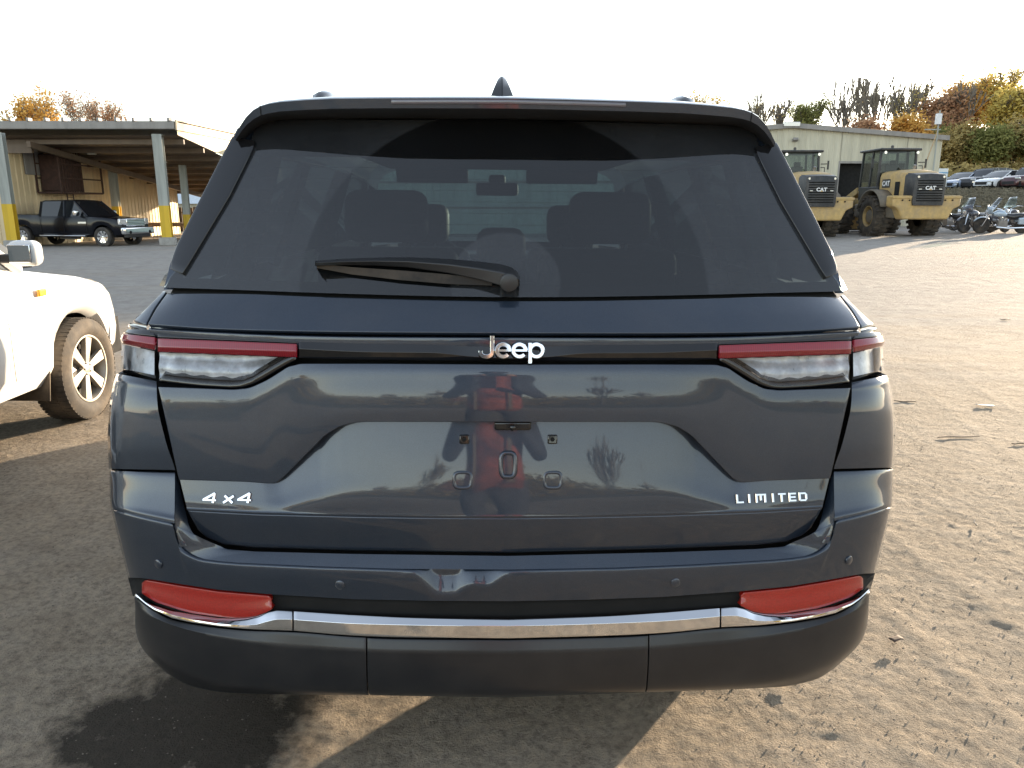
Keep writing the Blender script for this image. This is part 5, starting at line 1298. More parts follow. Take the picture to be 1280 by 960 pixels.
car('parked_suv', 'black SUV between the silver and the white sedan on the bank', 'suv', GC, bank(1232, 59), R(112), 4.6, 1.85, SUV_T, SUV_C, (-1.35, 1.4), .36, paint('black', (.01, .01, .012)), pillars=((-1.9, -1.7), (-1.0, -.95), (-.2, -.15), (1.0, .3)))
car('parked_sedan', 'white sedan third in the row on the bank above the motorcycles', 'car', GC, bank(1254, 57.3), R(112), 4.7, 1.8, SED_T, SED_C, (-1.4, 1.42), .33, paint('white', (.72, .74, .76), metal=0), pillars=((-1.6, -1.05), (-.35, -.3), (1.15, .35)))
car('parked_suv', 'dark maroon SUV cut by the right edge of the picture', 'suv', GC, bank(1290, 56), R(108), 4.6, 1.85, SUV_T, SUV_C, (-1.35, 1.4), .36, paint('maroon', (.07, .018, .022)), pillars=((-1.9, -1.7), (-1.0, -.95), (-.2, -.15), (1.0, .3)))
vx, vy, vz = bank(1166, 58)
m_ = empty('box_truck', (vx, vy, tz(vx, vy)), R(10), 'small white and light blue truck body between the shed corner and the silver sedan', 'truck'); m_.scale = (.42, .42, .5)
MB().bb((-1.1, -2, .7), (1.1, 2, 3.3)).build('cargo_box', paint('whiteblue', (.62, .68, .72), metal=0), m_, bevel=.05); MB().bb((-1.12, -2.02, 2.6), (1.12, 2.02, 2.8)).build('stripe', pm('blue_stripe', (.2, .4, .6), .5), m_)
for sx in (-1, 1): wheel(m_, (sx * .95, -1.2, .42), .42, .24, .26, 5, M['satin_metal'], M['rubber'], sx, hub=False, n=20)

# ---- white SUV at the left edge
WX, WF, WBS = -3.78, 5.16, 2.62
wm_ = pm('white_suv_paint', (.80, .80, .78), .35, 0, coat=1, coatr=.03, var=.02)
W_T = [(-2.2, .9), (-2.15, 1.08), (-1.5, 1.12), (0, 1.13), (.62, 1.12), (.95, 1.06), (1.45, .99), (1.85, .92), (2.08, .80), (2.2, .62)]
W_C = [(-2.1, 1.10), (-1.95, 1.55), (-1.3, 1.74), (-.3, 1.73), (.05, 1.66), (.98, 1.10)]
wy = WF - 1.36
ws = car('white_suv', 'white SUV with a dusty front wheel and open-spoked rim cut by the left edge', 'suv', None, (WX, wy, 0), R(1.5), 4.42, 1.78, W_T, W_C, (WF - wy - WBS, WF - wy), .352, wm_, zs=.33, roofw=.74, detail=2, pillars=((-2.0, -1.85), (-1.2, -1.15), (-.3, -.25), (.82, -.02)), plan=[(-2.21, .8), (-2.1, .9), (-1.6, .99), (0, 1.0), (1.5, .99), (1.9, .93), (2.1, .80), (2.18, .68), (2.21, .6)])
for o in children(ws):
    if o.name.startswith(('wheel', 'door_mirror', 'door_seam', 'headlight')):
        for q in children(o): bpy.data.objects.remove(q)
        bpy.data.objects.remove(o)
M['rim_dusty'] = pm('rim_dusty', (.42, .39, .34), .4, .5, dust=((.28, .23, .17), 8, .4))
for sx in (-1, 1):
    for a in (WF - wy - WBS, WF - wy): wheel(ws, (sx * .775, a, .352), .352, .235, .232, 6, M['rim_dusty'], M['rubber_dusty'], sx, tread=64, spw=.17, n=56, lugs=5)
    lip = MB(); a = WF - wy
    for a in (WF - wy - WBS, WF - wy):
        pts = [(sx * .874, a + .408 * math.cos(t), .332 + .408 * math.sin(t)) for t in np.linspace(.0, math.pi, 26)]
        MB().lathe([(-.36, .40), (.0, .405)], 32, c=(sx * .86 if sx > 0 else -.50, a, .34)).build('wheel_well', M['dark'], ws) if False else None
        m = MB(); m.grid([[(sx * .50, a - .46, .24), (sx * .84, a - .48, .24), (sx * .85, a - .48, .24)], [(sx * .50, a - .40, .55), (sx * .84, a - .41, .55), (sx * .85, a - .41, .55)]]); m.build('mud_flap', M['rubber_dusty'], ws, solid=.012)
# running board end, mirror, side marker, door seam, handle
MB().box((.90, -.75, .36), (.16, 1.75, .08)).build('running_board', wm_, ws, bevel=.035, seg=3)
mm = MB(); mm.box((1.00, .60, 1.19), (.17, .11, .145)); mo = mm.build('door_mirror', wm_, ws, bevel=.045, seg=4, smooth=60)
MB().box((1.00, .542, 1.19), (.13, .012, .105)).build('mirror_glass', M['chrome'], mo, bevel=.02, seg=3)
MB().box((.91, .59, 1.16), (.12, .07, .05)).build('mirror_arm', M['black_plastic'], mo, bevel=.01)
MB().box((.885, .90, .93), (.02, .085, .045)).build('side_marker', pm('amber_lens', (.85, .40, .02), .2, coat=1), ws, bevel=.008)
for yd in (.52, -.55): MB().tube([(.888, yd, .45), (.895, yd, .75), (.87, yd, 1.08)], .002, 4).build('door_seam', M['dark'], ws)
MB().tube([(.80, .52, 1.115), (.82, -1.9, 1.125)], .012, 6).build('window_trim', M['black_plastic'], ws)
MB().tube([(.885, -.35, .98), (.91, -.32, .985), (.91, -.18, .985), (.885, -.15, .98)], .012, 6).build('door_handle', wm_, ws)

# ---- black pickup under the canopy
TX = gx(84, 34.2); TY = 34.4; tzz = tz(TX, TY)
pu = empty('pickup_truck', (TX, TY, tzz), R(-90 - 12), 'glossy black crew-cab pickup with a chrome bumper parked in front of the canopy', 'pickup truck')
pb = paint('pickup_black', (.004, .005, .009), rough=.18, metal=0, dust=.0)
pb.node_tree.nodes['Principled BSDF'].inputs['Coat Weight'].default_value = .12; pb.node_tree.nodes['Principled BSDF'].inputs['Specular IOR Level'].default_value = .25
L_, h = 5.95, 1.0; axs = (-1.95, 2.07); tr = .42
plan_ = [(-2.97, .97), (2.3, .98), (2.75, .93), (2.97, .84)]
def zb3(y):
    z = .50
    for a in axs:
        d = abs(y - a); r = tr + .09
        if d < r: z = max(z, math.sqrt(r * r - d * d) + tr)
    return z
ys = sorted(set(np.linspace(-2.97, 2.97, 60).tolist() + [a + .51 * math.cos(t) for a in axs for t in np.linspace(0, math.pi, 15)]))
T_ = [(-2.97, 1.36), (-.98, 1.36), (-.97, 1.30), (1.35, 1.30), (1.6, 1.28), (2.6, 1.20), (2.9, 1.12), (2.97, .95)]
rows = []
for y in ys:
    w_ = interp(plan_, y) * h; zt = interp(T_, y); b = min(zb3(y), zt - .05); row = [(-w_ * fx, y, (b + (zt - b) * fz)) for fx, fz in [(.96, 0), (1.0, .3), (1.0, .6), (.98, .85), (.95, .97), (.90, 1.0), (.45, 1.02), (0, 1.03)]]
    row += [(-x, yy_, z) for x, yy_, z in row[-2::-1]]; rows.append(row)
m = MB(); m.grid(rows, flip=True); n = len(rows[0]); m.f += [tuple(range(n)), tuple(len(m.v) - n + i for i in range(n))[::-1]]; m.m += [0, 0]; m.build('body', pb, pu, smooth=40)
MB().bb((-.8, -2.7, .40), (.8, 2.6, .75)).build('chassis', M['dark'], pu)
cabp = [(-1.02, 1.30), (-1.0, 1.86), (-.8, 1.93), (.55, 1.94), (.75, 1.90), (1.45, 1.28)]
def hwp(z): return .92 - .16 * (z - 1.3) / .64
m = MB(); m.grid([[(x * hwp(z), y, z + .03 * (1 - x * x)) for x in (-1, -.9, 0, .9, 1)] for y, z in cabp]); m.build('windscreen', M['auto_glass'], pu, smooth=30)
m = MB(); m.grid([[(x * (hwp(z) + .02), y, z + .015 + .03 * (1 - x * x)) for x in (-1, -.9, 0, .9, 1)] for y, z in cabp[1:5]]); m.build('roof', pb, pu, smooth=30, solid=.03)
for s in (-1, 1):
    m = MB(); m.grid([[(s * hwp(z), y, z) for y, z in cabp], [(s * hwp(1.3), y, 1.28) for y, z in cabp]], flip=s > 0); m.build('side_glass', M['auto_glass'], pu, smooth=0)
    for a, b in (((s * .93, -1.0, 1.27), (s * .77, -.95, 1.9)), ((s * .93, .25, 1.27), (s * .775, .2, 1.92)), ((s * .92, 1.42, 1.27), (s * .775, .72, 1.9))): MB().tube([a, b], .05, 6).build('pillar', pb, pu)
    MB().box((s * 1.12, 1.02, 1.42), (.26, .16, .24)).build('door_mirror', M['chrome'], pu, bevel=.05, seg=3)
    for a in axs: wheel(pu, (s * .88, a, tr), tr, .27, .26, 8, M['chrome'], M['rubber'], s, hub=False, n=28, spw=.22)
    for yd in (-.95, .22, 1.35): MB().tube([(s * .995, yd, .62), (s * .99, yd, 1.22)], .008, 4).build('door_seam', M['dark'], pu)
    MB().box((s * .74, 2.90, 1.06), (.34, .14, .26), (0, 0, R(-12 * s))).build('headlight', M['lens'], pu, bevel=.03)
    MB().box((s * 1.02, .15, .47), (.16, 2.3, .05)).build('side_step', M['chrome'], pu, bevel=.02)
MB().box((0, 2.96, 1.03), (1.15, .08, .34)).build('grille', M['chrome'], pu, bevel=.03); m = MB()
for k in range(5): m.box((0, 3.005, .90 + k * .065), (1.05, .015, .022))
m.build('grille_bars', M['dark'], pu)
MB().box((0, 3.06, .68), (1.92, .24, .30)).build('front_bumper', M['chrome'], pu, bevel=.07, seg=4); MB().box((0, 3.02, .46), (1.5, .2, .14)).build('air_dam', M['black_plastic'], pu, bevel=.03)
for s in (-.62, .62): MB().lathe([(.02, .07), (0, .07)], 14, 'y', c=(s, 3.17, .62)).build('fog_lamp', M['dark'], pu)
MB().box((1.0, 1.15, 1.02), (.012, .4, .07)).build('door_badge', M['satin_metal'], pu)
MB().tube([(.35, -.6, .36), (.35, .1, .33), (.45, .5, .36)], .06, 8).build('exhaust_pipe', M['steel'], pu)
# trailer wheel and flatbed glimpsed beyond
tx = gx(222, 46); tr_ = empty('utility_trailer', (tx, 46, tz(tx, 46)), R(-90), 'dark low trailer wheel and deck seen between the canopy post and the SUV', 'trailer')
MB().bb((-1.0, -2.2, .55), (1.0, 2.2, .75)).build('deck', M['board'], tr_); 
for sx in (-1, 1): wheel(tr_, (sx * .95, .9, .38), .38, .24, .22, 6, M['steel'], M['rubber'], sx, hub=False, n=20)
# ================================================================== wheel loaders
M['cat_yellow'] = pm('loader_yellow', (.50, .34, .13), .55, dust=((.34, .26, .17), 2, .75), var=.2)
M['loader_black'] = pm('loader_black', (.02, .023, .028), .45, dust=((.2, .17, .14), 3, .3))
M['cab_glass'] = glass_mat('cab_glass', (.42, .48, .46), 1.0)
M['white_print'] = pm('white_print', (.8, .8, .8), .5)
def flat_text(name, s, size, mat, parent, loc, rot, sx=1.0): return text_obj(name, s, size, mat, parent, loc, rot, .004, size * .035, 0, sx)
def loader(loc, rz, label):
    r = empty('wheel_loader', loc, rz, label, 'wheel loader', 'yellow wheel loaders in front of the shed')
    Y_ = M['cat_yellow']; K = M['loader_black']
    # counterweight: wide, rounded, sides cut up to the wheels
    m = MB(); prof = [(-1.36, 1.62), (-1.36, 1.22), (-1.10, 1.10), (-.92, .70), (.92, .70), (1.10, 1.10), (1.36, 1.22), (1.36, 1.62)]
    m.prism(prof, .0, .55, 'y'); m.build('counterweight', Y_, r, bevel=.06, seg=3)
    MB().bb((-1.38, -.03, 1.50), (1.38, .10, 1.60)).build('counterweight_ledge', Y_, r, bevel=.02)
    b = None
    for k in range(8):
        o = MB().lathe([(-.05, .028), (0, .028)], 8, 'y').build('bolt', M['dark'], r, loc=(-1.0 + k * .285, -.005, 1.44)) if b is None else b.copy()
        if b is not None: C.objects.link(o); o.location = (-1.0 + k * .285, -.005, 1.44)
        b = b or o
    # hood
    m = MB(); rows = []
    for y, zt, hw_ in ((.22, 2.42, .66), (.45, 2.54, .70), (1.2, 2.63, .73), (2.35, 2.61, .75)):
        rows.append([(-hw_, y, 1.25), (-hw_, y, zt - .22), (-hw_ * .93, y, zt - .07), (-hw_ * .7, y, zt), (0, y, zt + .03), (hw_ * .7, y, zt), (hw_ * .93, y, zt - .07), (hw_, y, zt - .22), (hw_, y, 1.25)])
    m.grid(rows, flip=True); m.build('hood', Y_, r, smooth=40, bevel=.01)
    # black rear grille housing with rounded frame and slats
    m = MB(); rows = []
    for y, hw_, zt in ((-.10, .56, 2.36), (-.07, .62, 2.44), (.30, .69, 2.50), (.5, .71, 2.52)):
        rows.append([(-hw_ * .94, y, 1.24), (-hw_, y, 1.40), (-hw_, y, zt - .16), (-hw_ * .9, y, zt - .03), (0, y, zt), (hw_ * .9, y, zt - .03), (hw_, y, zt - .16), (hw_, y, 1.40), (hw_ * .94, y, 1.24)])
    m.grid(rows, flip=True); m.f.append(tuple(range(9))); m.m.append(0); g_ = m.build('grille_housing', K, r, smooth=40)
    s0 = None
    for k in range(9):
        z = 1.42 + k * .095
        if s0 is None: s0 = MB().box((0, 0, 0), (1.0, .03, .035), (R(25), 0, 0)).build('grille_slat', M['dark'], g_, loc=(0, -.112, z))
        else: o = s0.copy(); C.objects.link(o); o.location = (0, -.112, z)
    flat_text('logo_lettering', 'CAT', .19, M['white_print'], g_, (0, -.14, 1.84), (R(90), 0, 0), 1.1)
    MB().add([(-.055, -.147, 1.82), (.055, -.147, 1.82), (0, -.147, 1.89)], [(0, 1, 2)]).build('logo_triangle', Y_, g_)
    for s in (-1, 1):
        MB().lathe([(-.02, .045), (.02, .05)], 10, 'y', c=(s * .50, -.10, 2.32)).build('work_light', M['lens'], g_)
        MB().box((s * .40, -.13, 1.86), (.12, .012, .035)).build('grille_badge', M['satin_metal'], g_)
        # side louvre, name lettering
        MB().box((s * .735, .98, 1.86), (.03, .34, .62)).build('side_vent', M['dark'], r, bevel=.02)
        MB().box((s * .745, 1.85, 2.12), (.012, .62, .34)).build('side_decal', K, r)
        flat_text('logo_lettering', 'CAT', .27, M['white_print'], r, (s * .757, 1.85, 2.03), (R(90), 0, R(90 * s)), 1.1)
        MB().box((s * .72, .62, 1.42), (.06, .30, .10)).build('step_plate', K, r)
        # fenders
        m = MB(); pts = []
        for t in np.linspace(.25, math.pi - .35, 9): pts.append((1.95 + 1.02 * math.cos(t), .84 + 1.0 * math.sin(t)))
        m.grid([[(s * .74, y, z) for y, z in pts], [(s * 1.34, y, z) for y, z in pts]], flip=s > 0); m.build('fender', M['fender'] if 'fender' in M else M.setdefault('fender', pm('fender_grey', (.16, .14, .11), .7, dust=((.3, .23, .16), 2, .6))), r, solid=.05, smooth=60)
        for yw in (1.95, 5.05):
            w_ = wheel(r, (s * 1.08, yw, .80), .80, .60, .42, 0, Y_, M['rubber_dusty'], s, n=36, hub=False)
            m = MB(); m.lathe([(s * .06, .40), (s * .10, .30), (s * .20, .26), (s * .24, .12), (s * .24, 0)], 24); m.build('hub', M['fender'], w_)
            m = MB(); nl = 20
            for k in range(nl):
                a = 2 * math.pi * k / nl
                for q in (-1, 1):
                    aa = a + (math.pi / nl if q > 0 else 0); m.box((q * .15, .80 * math.cos(aa), .80 * math.sin(aa)), (.33, .09, .12), (aa, 0, 0))
            m.build('tread_lugs', M['rubber_dusty'], w_)
    # cab
    cb = [(-.80, 2.35), (.80, 2.35)]
    z0, z1 = 1.85, 3.46; y0, y1 = 2.45, 4.0; hb, ht = .80, .74
    MB().bb((-.84, 2.40, 1.45), (.84, 4.0, 2.02)).build('cab_base', K, r, bevel=.04)
    for x, y in ((-1, y0), (1, y0), (-1, y1), (1, y1), (-1, 3.15), (1, 3.15)): MB().tube([(x * hb, y, z0), (x * ht, y + (.08 if y == y0 else 0), z1)], .055, 4).build('cab_pillar', K, r)
    for s in (-1, 1): obj('cab_window', ([(s * hb, y0, 2.0), (s * hb, y1, 2.0), (s * ht, y1, z1), (s * ht, y0 + .08, z1)], [(0, 1, 2, 3)]), M['cab_glass'], r, smooth=0)
    obj('cab_window', ([(-hb, y0, 2.0), (hb, y0, 2.0), (ht, y0 + .08, z1), (-ht, y0 + .08, z1)], [(0, 1, 2, 3)]), M['cab_glass'], r, smooth=0)
    obj('cab_window', ([(-hb, y1, 2.0), (hb, y1, 2.0), (ht, y1, z1), (-ht, y1, z1)], [(0, 1, 2, 3)]), M['cab_glass'], r, smooth=0)
    MB().bb((-.88, 2.30, z1), (.88, 4.15, z1 + .10)).build('cab_roof', K, r, bevel=.04)
    m = MB(); m.box((0, 3.2, 2.3), (.5, .5, .14)); m.box((0, 2.92, 2.62), (.5, .14, .6)); m.box((0, 2.9, 3.0), (.3, .1, .2)); m.build('operator_seat', K, r, bevel=.05)
    for s in (-.68, .68): MB().lathe([(-.03, .06), (.04, .05)], 10, 'y', c=(s, 2.30, z1 - .08)).build('work_light', M['lens'], r)
    MB().lathe([(0, .06), (.10, .06), (.13, .03)], 10, 'z', c=(-.25, 2.6, z1 + .10)).build('beacon', M['loader_black'], r)
    for s in (-1, 1): m = MB(); m.tube([(s * .85, 2.5, 3.0), (s * 1.08, 2.4, 3.0)], .02, 5); m.box((s * 1.12, 2.38, 2.95), (.06, .05, .36)); m.build('side_mirror', K, r)
    m = MB(); m.tube([(.38, 1.9, 2.45), (.38, 1.9, 2.75), (.38, 1.84, 2.86)], .06, 8); m.build('exhaust_stack', M['steel'], r)
    m = MB(); m.tube([(-.35, 1.5, 2.45), (-.35, 1.5, 2.62)], .10, 12); m.build('air_precleaner', K, r)
    m = MB()
    for z in (2.62, 2.85): m.tube([(.78, 2.3, z), (.95, 2.3, z)], .018, 5)
    m.tube([(.95, 2.3, 2.0), (.95, 2.3, 2.85)], .018, 5); m.build('handrail', K, r)
    # front frame, arms, bucket
    MB().bb((-.55, 4.0, .75), (.55, 5.6, 1.55)).build('front_frame', Y_, r, bevel=.05)
    for s in (-.48, .48): 
        m = MB(); m.tube([(s, 4.6, 1.9), (s, 5.6, 1.5), (s, 6.6, .6)], [.18, .2, .15], 4); m.build('lift_arm', Y_, r)
    MB().bb((-.3, 4.3, 1.4), (.3, 4.9, 2.25)).build('loader_tower', Y_, r, bevel=.04)
    MB().tube([(0, 4.7, 2.1), (0, 6.0, 1.5)], .09, 8).build('tilt_cylinder', M['steel'], r)
    m = MB(); pr = [(6.6, .15), (7.6, .05), (7.65, .12), (6.75, .35), (6.55, .8), (6.75, 1.25), (7.1, 1.4), (7.05, 1.48), (6.6, 1.35), (6.4, .8)]; m.prism(pr, -1.35, 1.35, 'x'); m.build('bucket', Y_, r)
    MB().bb((-1.0, .55, .75), (1.0, 3.9, 1.3)).build('rear_frame', M['fender'], r, bevel=.05)
    return r
ldr = loader((16.25, 30.6, tz(16.2, 31)), R(2), 'right yellow wheel loader with its big rear wheel in full view, nearest the motorcycles')
l2 = copy_tree(ldr); l2.location = (12.15, 30.9, tz(12.1, 31)); l2.rotation_euler = (0, 0, R(-1)); l2['label'] = 'left yellow wheel loader, half hidden by the rear pillar of the SUV'

# ================================================================== motorcycles
def motorcycle(loc, rz, lean, label, col, fairing=False):
    r = empty('motorcycle', loc, 0, label, 'motorcycle', 'motorcycles parked below the bank'); r.rotation_euler = (0, lean, rz)
    K = pm('moto_black', (.012, .012, .014), .3, coat=.6); Cc = M['chrome']; P = pm('moto_' + col[0], col[1], .25, .2, coat=1)
    for y, rad in ((-.78, .32), (.80, .34)):
        m = MB(); m.lathe([(-.06, rad - .09), (-.07, rad - .04), (0, rad), (.07, rad - .04), (.06, rad - .09)], 28); w_ = m.build('wheel', M['rubber'], r, loc=(0, y, rad), smooth=50)
        m = MB(); m.lathe([(-.02, rad - .09), (.02, rad - .09), (.02, rad - .115), (-.02, rad - .115)], 28, closed=True); m.lathe([(-.06, .04), (.06, .04)], 10)
        for k in range(9): a = 2 * math.pi * k / 9; m.tube([(0, .03 * math.cos(a), .03 * math.sin(a)), (0, (rad - .1) * math.cos(a), (rad - .1) * math.sin(a))], .010, 4)
        m.build('spokes', Cc, w_)
        m = MB(); pts = [(y + (rad + .04) * math.cos(t), rad + (rad + .04) * math.sin(t)) for t in np.linspace(.6 if y < 0 else .5, 2.6 if y < 0 else 2.4, 9)]; m.grid([[(x, q[0], q[1] - abs(x) * .2) for q in pts] for x in (-.09, -.04, 0, .04, .09)]); m.build('mudguard', P, r, smooth=60, solid=.006)
    m = MB(); m.box((0, .02, .42), (.28, .34, .30)); m.lathe([(-.1, .17), (.1, .17)], 14, c=(0, -.02, .36)); 
    for a in (-.35, .35): m.tube([(0, 0, .45), (0, .28 * math.sin(a) * 1.6, .74)], [.09, .08], 10)
    m.build('engine', M['steel'], r, smooth=40)
    m = MB(); m.tube([(0, -.78, .36), (0, -.3, .42), (0, .3, .28), (0, .45, .5), (0, .42, .80), (0, -.1, .72), (0, -.55, .6), (0, -.78, .36)], .025, 6); m.build('frame', K, r)
    m = MB(); m.tube([(0, -.1, .78), (0, .05, .84), (0, .25, .86), (0, .42, .82)], [.06, .14, .15, .07], 12); m.build('fuel_tank', P, r, smooth=60)
    m = MB(); m.tube([(0, -.82, .80), (0, -.6, .76), (0, -.35, .70), (0, -.08, .76)], [.05, .12, .15, .10], 10); m.build('seat', K, r, smooth=60)
    for s in (-1, 1):
        MB().tube([(s * .09, .80, .34), (s * .09, .55, .92), (s * .09, .52, 1.0)], [.03, .028, .028], 8).build('fork_leg', Cc, r)
        MB().tube([(s * .14, .25, .30), (s * .17, -.2, .26), (s * .18, -1.0, .30)], [.03, .04, .05], 8).build('exhaust_pipe', Cc, r)
        MB().tube([(s * .05, .50, 1.02), (s * .30, .40, 1.12), (s * .40, .22, 1.08)], .018, 6).build('handlebar', Cc, r)
        MB().box((s * .25, -.72, .58), (.16, .46, .28)).build('saddlebag', P if fairing else K, r, bevel=.05, seg=3) if fairing else None
    MB().lathe([(-.06, .06), (0, .10), (.06, .11), (.07, .09)], 16, 'y', c=(0, .66, .90)).build('headlight', M['lens'], r, smooth=50)
    if fairing:
        m = MB(); m.grid([[(x * .30, .66 - .12 * x * x, .86 + v * .30) for x in np.linspace(-1, 1, 9)] for v in (0, .5, 1)]); m.build('fairing', P, r, smooth=60, solid=.02)
    m = MB(); m.grid([[(x * (.26 - .10 * v * v), .60 - .10 * x * x - .28 * v, 1.10 + v * .42) for x in np.linspace(-1, 1, 9)] for v in (0, .35, .7, 1)]); m.build('windshield', M['clear_glass'] if not fairing else glass_mat('moto_screen', (.7, .75, .8), 1.3), r, smooth=60, solid=.006)
    MB().tube([(-.1, 0, .28), (-.28, -.12, .02)], .014, 5).build('kickstand', K, r)
    return r
def mloc(px, py, Y): x = gx(px, Y); return (x, Y, tz(x, Y))
motorcycle(mloc(1196, 293, 34.5), R(100), R(10), 'black motorcycle nearest the loader, leaning on its stand', ('black', (.012, .013, .018)))
motorcycle(mloc(1226, 293, 36.5), R(60), R(-8), 'black motorcycle half hidden behind the first one', ('black', (.012, .013, .018)))
motorcycle(mloc(1232, 293, 34.2), R(108), R(10), 'motorcycle with a large grey windshield in the middle of the group', ('grey', (.10, .11, .14)), True)
motorcycle(mloc(1262, 293, 33.4), R(75), R(-10), 'motorcycle with a tall pale blue fairing leaning left', ('paleblue', (.42, .52, .62)), True)
motorcycle(mloc(1282, 293, 34.0), R(115), R(8), 'motorcycle with chrome pipes cut by the right edge', ('dark', (.03, .02, .02)))
# blue-grey mesh panel and undergrowth
# ================================================================== undergrowth (uncountable)
def weeds(name, label, boxes, n, mat, leaf, seed):
    rng = random.Random(seed); v = []; f = []
    tot = sum(b[4] for b in boxes)
    for b in boxes:
        for _ in range(int(n * b[4] / tot)):
            x = rng.uniform(b[0], b[1]); y = rng.uniform(b[2], b[3]); z = tz(x, y); hgt = b[5] * rng.random() ** 1.5 * (.6 + .4 * math.sin(x * 1.3 + y) ** 2)
            c = Vector((x, y, z + hgt)); a = Vector((rng.gauss(0, 1), rng.gauss(0, 1), rng.gauss(0, 1))).normalized(); bb = a.orthogonal().normalized(); s = leaf * rng.uniform(.5, 1.4); k = len(v)
            v += [c + a * s, c + bb * s * .5, c - a * s, c - bb * s * .5]; f.append((k, k + 1, k + 2, k + 3))
    tag(obj(name, (v, f), LM[mat], smooth=0), label, 'undergrowth', kind='stuff')
weeds('undergrowth', 'dense brown-green brush along the foot of the autumn woods', [(27, 62, 70, 84, 3, 2.6), (10, 28, 70, 84, 1, 2.0)], 60000, 'olive', .24, 1)
weeds('undergrowth', 'dark leafy brush inside the woods behind the parked cars', [(30, 66, 78, 96, 3, 5.0)], 40000, 'olive', .28, 2)
weeds('bank_grass', 'rough dry grass and weeds on the bank below the parked cars', [(25.2, 44, 40, 56, 2, .35)], 32000, 'dry', .10, 3)
weeds('undergrowth', 'far hedge of brush beyond the canopy yard', [(-70, -20, 78, 92, 2, 4.0)], 26000, 'green', .32, 4)
weeds('undergrowth', 'brush along the horizon behind the photographer', [(-90, 90, -85, -62, 2, 5.0)], 36000, 'olive', .45, 5)
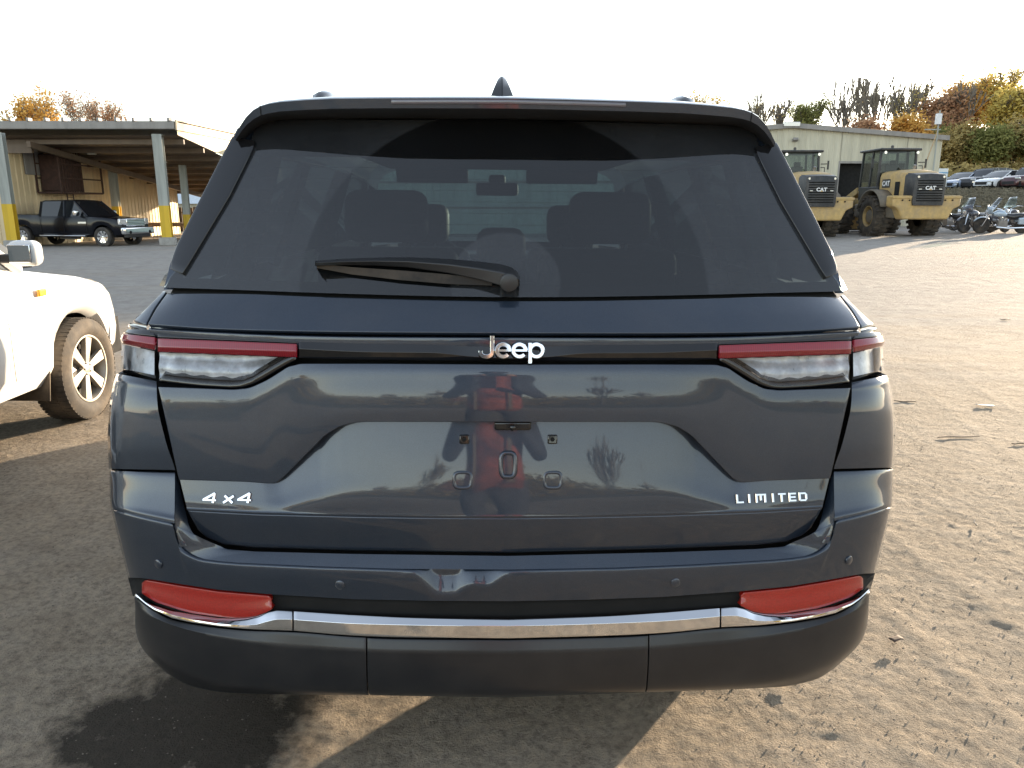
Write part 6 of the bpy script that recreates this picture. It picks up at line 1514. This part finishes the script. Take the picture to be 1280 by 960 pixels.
# ================================================================== the photographer, mirrored in the liftgate
def person():
    r = empty('person', (0.02, -.42, 0), 0, 'person in an orange vest and dark sleeves photographing the SUV, mirrored in its liftgate', 'person')
    J = {'pel': (0, 0, .96), 'wst': (0, .0, 1.10), 'chs': (0, .0, 1.34), 'nck': (0, .01, 1.50), 'hd0': (0, .03, 1.57), 'hd1': (0, .035, 1.68), 'hd2': (0, .02, 1.76)}
    e = [('pel', 'wst'), ('wst', 'chs'), ('chs', 'nck'), ('nck', 'hd0'), ('hd0', 'hd1'), ('hd1', 'hd2')]; rad = {'pel': (.17, .12), 'wst': (.155, .11), 'chs': (.18, .12), 'nck': (.062, .062), 'hd0': (.075, .09), 'hd1': (.082, .10), 'hd2': (.05, .06)}
    for s, k in ((-1, 'l'), (1, 'r')):
        J.update({k + 'sh': (s * .19, 0, 1.43), k + 'el': (s * .30, .04, 1.17), k + 'wr': (s * .10, .26, 1.38), k + 'hp': (s * .10, 0, .90), k + 'kn': (s * .13, .02, .50), k + 'an': (s * .15, 0, .09), k + 'to': (s * .17, .17, .04)})
        e += [('chs', k + 'sh'), (k + 'sh', k + 'el'), (k + 'el', k + 'wr'), ('pel', k + 'hp'), (k + 'hp', k + 'kn'), (k + 'kn', k + 'an'), (k + 'an', k + 'to')]
        rad.update({k + 'sh': (.07, .07), k + 'el': (.052, .052), k + 'wr': (.03, .03), k + 'hp': (.095, .10), k + 'kn': (.065, .07), k + 'an': (.045, .05), k + 'to': (.04, .03)})
    names = list(J); me = bpy.data.meshes.new('body'); me.from_pydata([J[n] for n in names], [(names.index(a), names.index(b)) for a, b in e], []); me.materials.append(M['trousers'])
    o = bpy.data.objects.new('body', me); C.objects.link(o); o.parent = r; md = o.modifiers.new('skin', 'SKIN')
    sv = me.skin_vertices[0].data
    for i, n in enumerate(names): sv[i].radius = rad[n]; sv[i].use_root = (n == 'pel')
    ss = o.modifiers.new('sub', 'SUBSURF'); ss.levels = 2; ss.render_levels = 2; md.use_smooth_shade = True
    # vest over the torso
    m = MB(); rows = []
    for z, a, b in ((.86, .20, .15), (1.0, .205, .155), (1.2, .20, .15), (1.36, .215, .15), (1.46, .17, .12), (1.50, .10, .09)):
        rows.append([(a * .86 * math.cos(t), b * math.sin(t), z + .012 * math.sin(5 * t)) for t in np.linspace(0, 2 * math.pi, 25)[:-1]])
    m.grid(rows, closeu=True); m.build('vest', M['vest'], r, smooth=180, solid=.01)
    m = MB()
    for x in (-.12, .09): m.grid([[(x - .010, .158, z), (x + .010, .158, z)] for z in (.9, 1.1, 1.3)])
    m.build('reflective_band', pm('band', (.20, .16, .12), .6), r, smooth=180)
    m = MB(); rows = []
    for z, a, b in ((1.60, .086, .105), (1.68, .095, .115), (1.75, .08, .10), (1.79, .03, .04)): rows.append([(a * math.cos(t), .015 + b * math.sin(t), z) for t in np.linspace(math.pi * .95, math.pi * 2.05, 13)] + [(a * math.cos(t), .015 + b * math.sin(t) * (.9 if z > 1.7 else .3), z + .02) for t in np.linspace(.15, math.pi * .85, 8)])
    m.grid(rows, closeu=True); m.build('hair', pm('hair', (.03, .02, .015), .7), r, smooth=180)
    m = MB(); m.box((0, .125, 1.655), (.022, .03, .04)); m.build('nose', M['skin'], r, bevel=.008, seg=3)
    m = MB(); m.box((0, .122, 1.605), (.045, .012, .008)); m.build('mouth', pm('lips', (.35, .12, .1), .5), r, bevel=.003)
    for s in (-1, 1):
        MB().lathe([(-.01, 0), (-.006, .009), (0, .012), (.006, .009), (.01, 0)], 10, 'y', c=(s * .032, .118, 1.675)).build('eye', M['dark'], r)
        MB().box((s * .092, .02, 1.66), (.015, .03, .055)).build('ear', M['skin'], r, bevel=.006)
        for q in range(4):                                   # fingers round the phone
            z = 1.395 + q * .017; MB().tube([(s * .095, .265, z - .01), (s * .088, .31, z + .004), (s * .072, .335, z + .006), (s * .060, .330, z + .004)], [.010, .009, .008, .007], 7).build('finger', M['skin'], r, smooth=180)
        MB().tube([(s * .098, .262, 1.385), (s * .088, .285, 1.435), (s * .070, .292, 1.450)], [.012, .010, .008], 7).build('thumb', M['skin'], r, smooth=180)
        MB().box((s * .098, .275, 1.415), (.028, .05, .075), (R(20), 0, 0)).build('palm', M['skin'], r, bevel=.012, seg=3)
    ph = MB().box((0, 0, 0), (.15, .009, .072)).build('phone', M['black_gloss'], None, loc=(.02, -.42 + .318, HC - .035), bevel=.004); tag(ph, 'dark phone held level by the mirrored photographer', 'phone')
M['trousers'] = pm('dark_clothes', (.05, .055, .07), .85); M['vest'] = pm('orange_vest', (.30, .07, .04), .8, var=.8, vscale=7); M['skin'] = pm('skin', (.45, .27, .19), .5)
person()
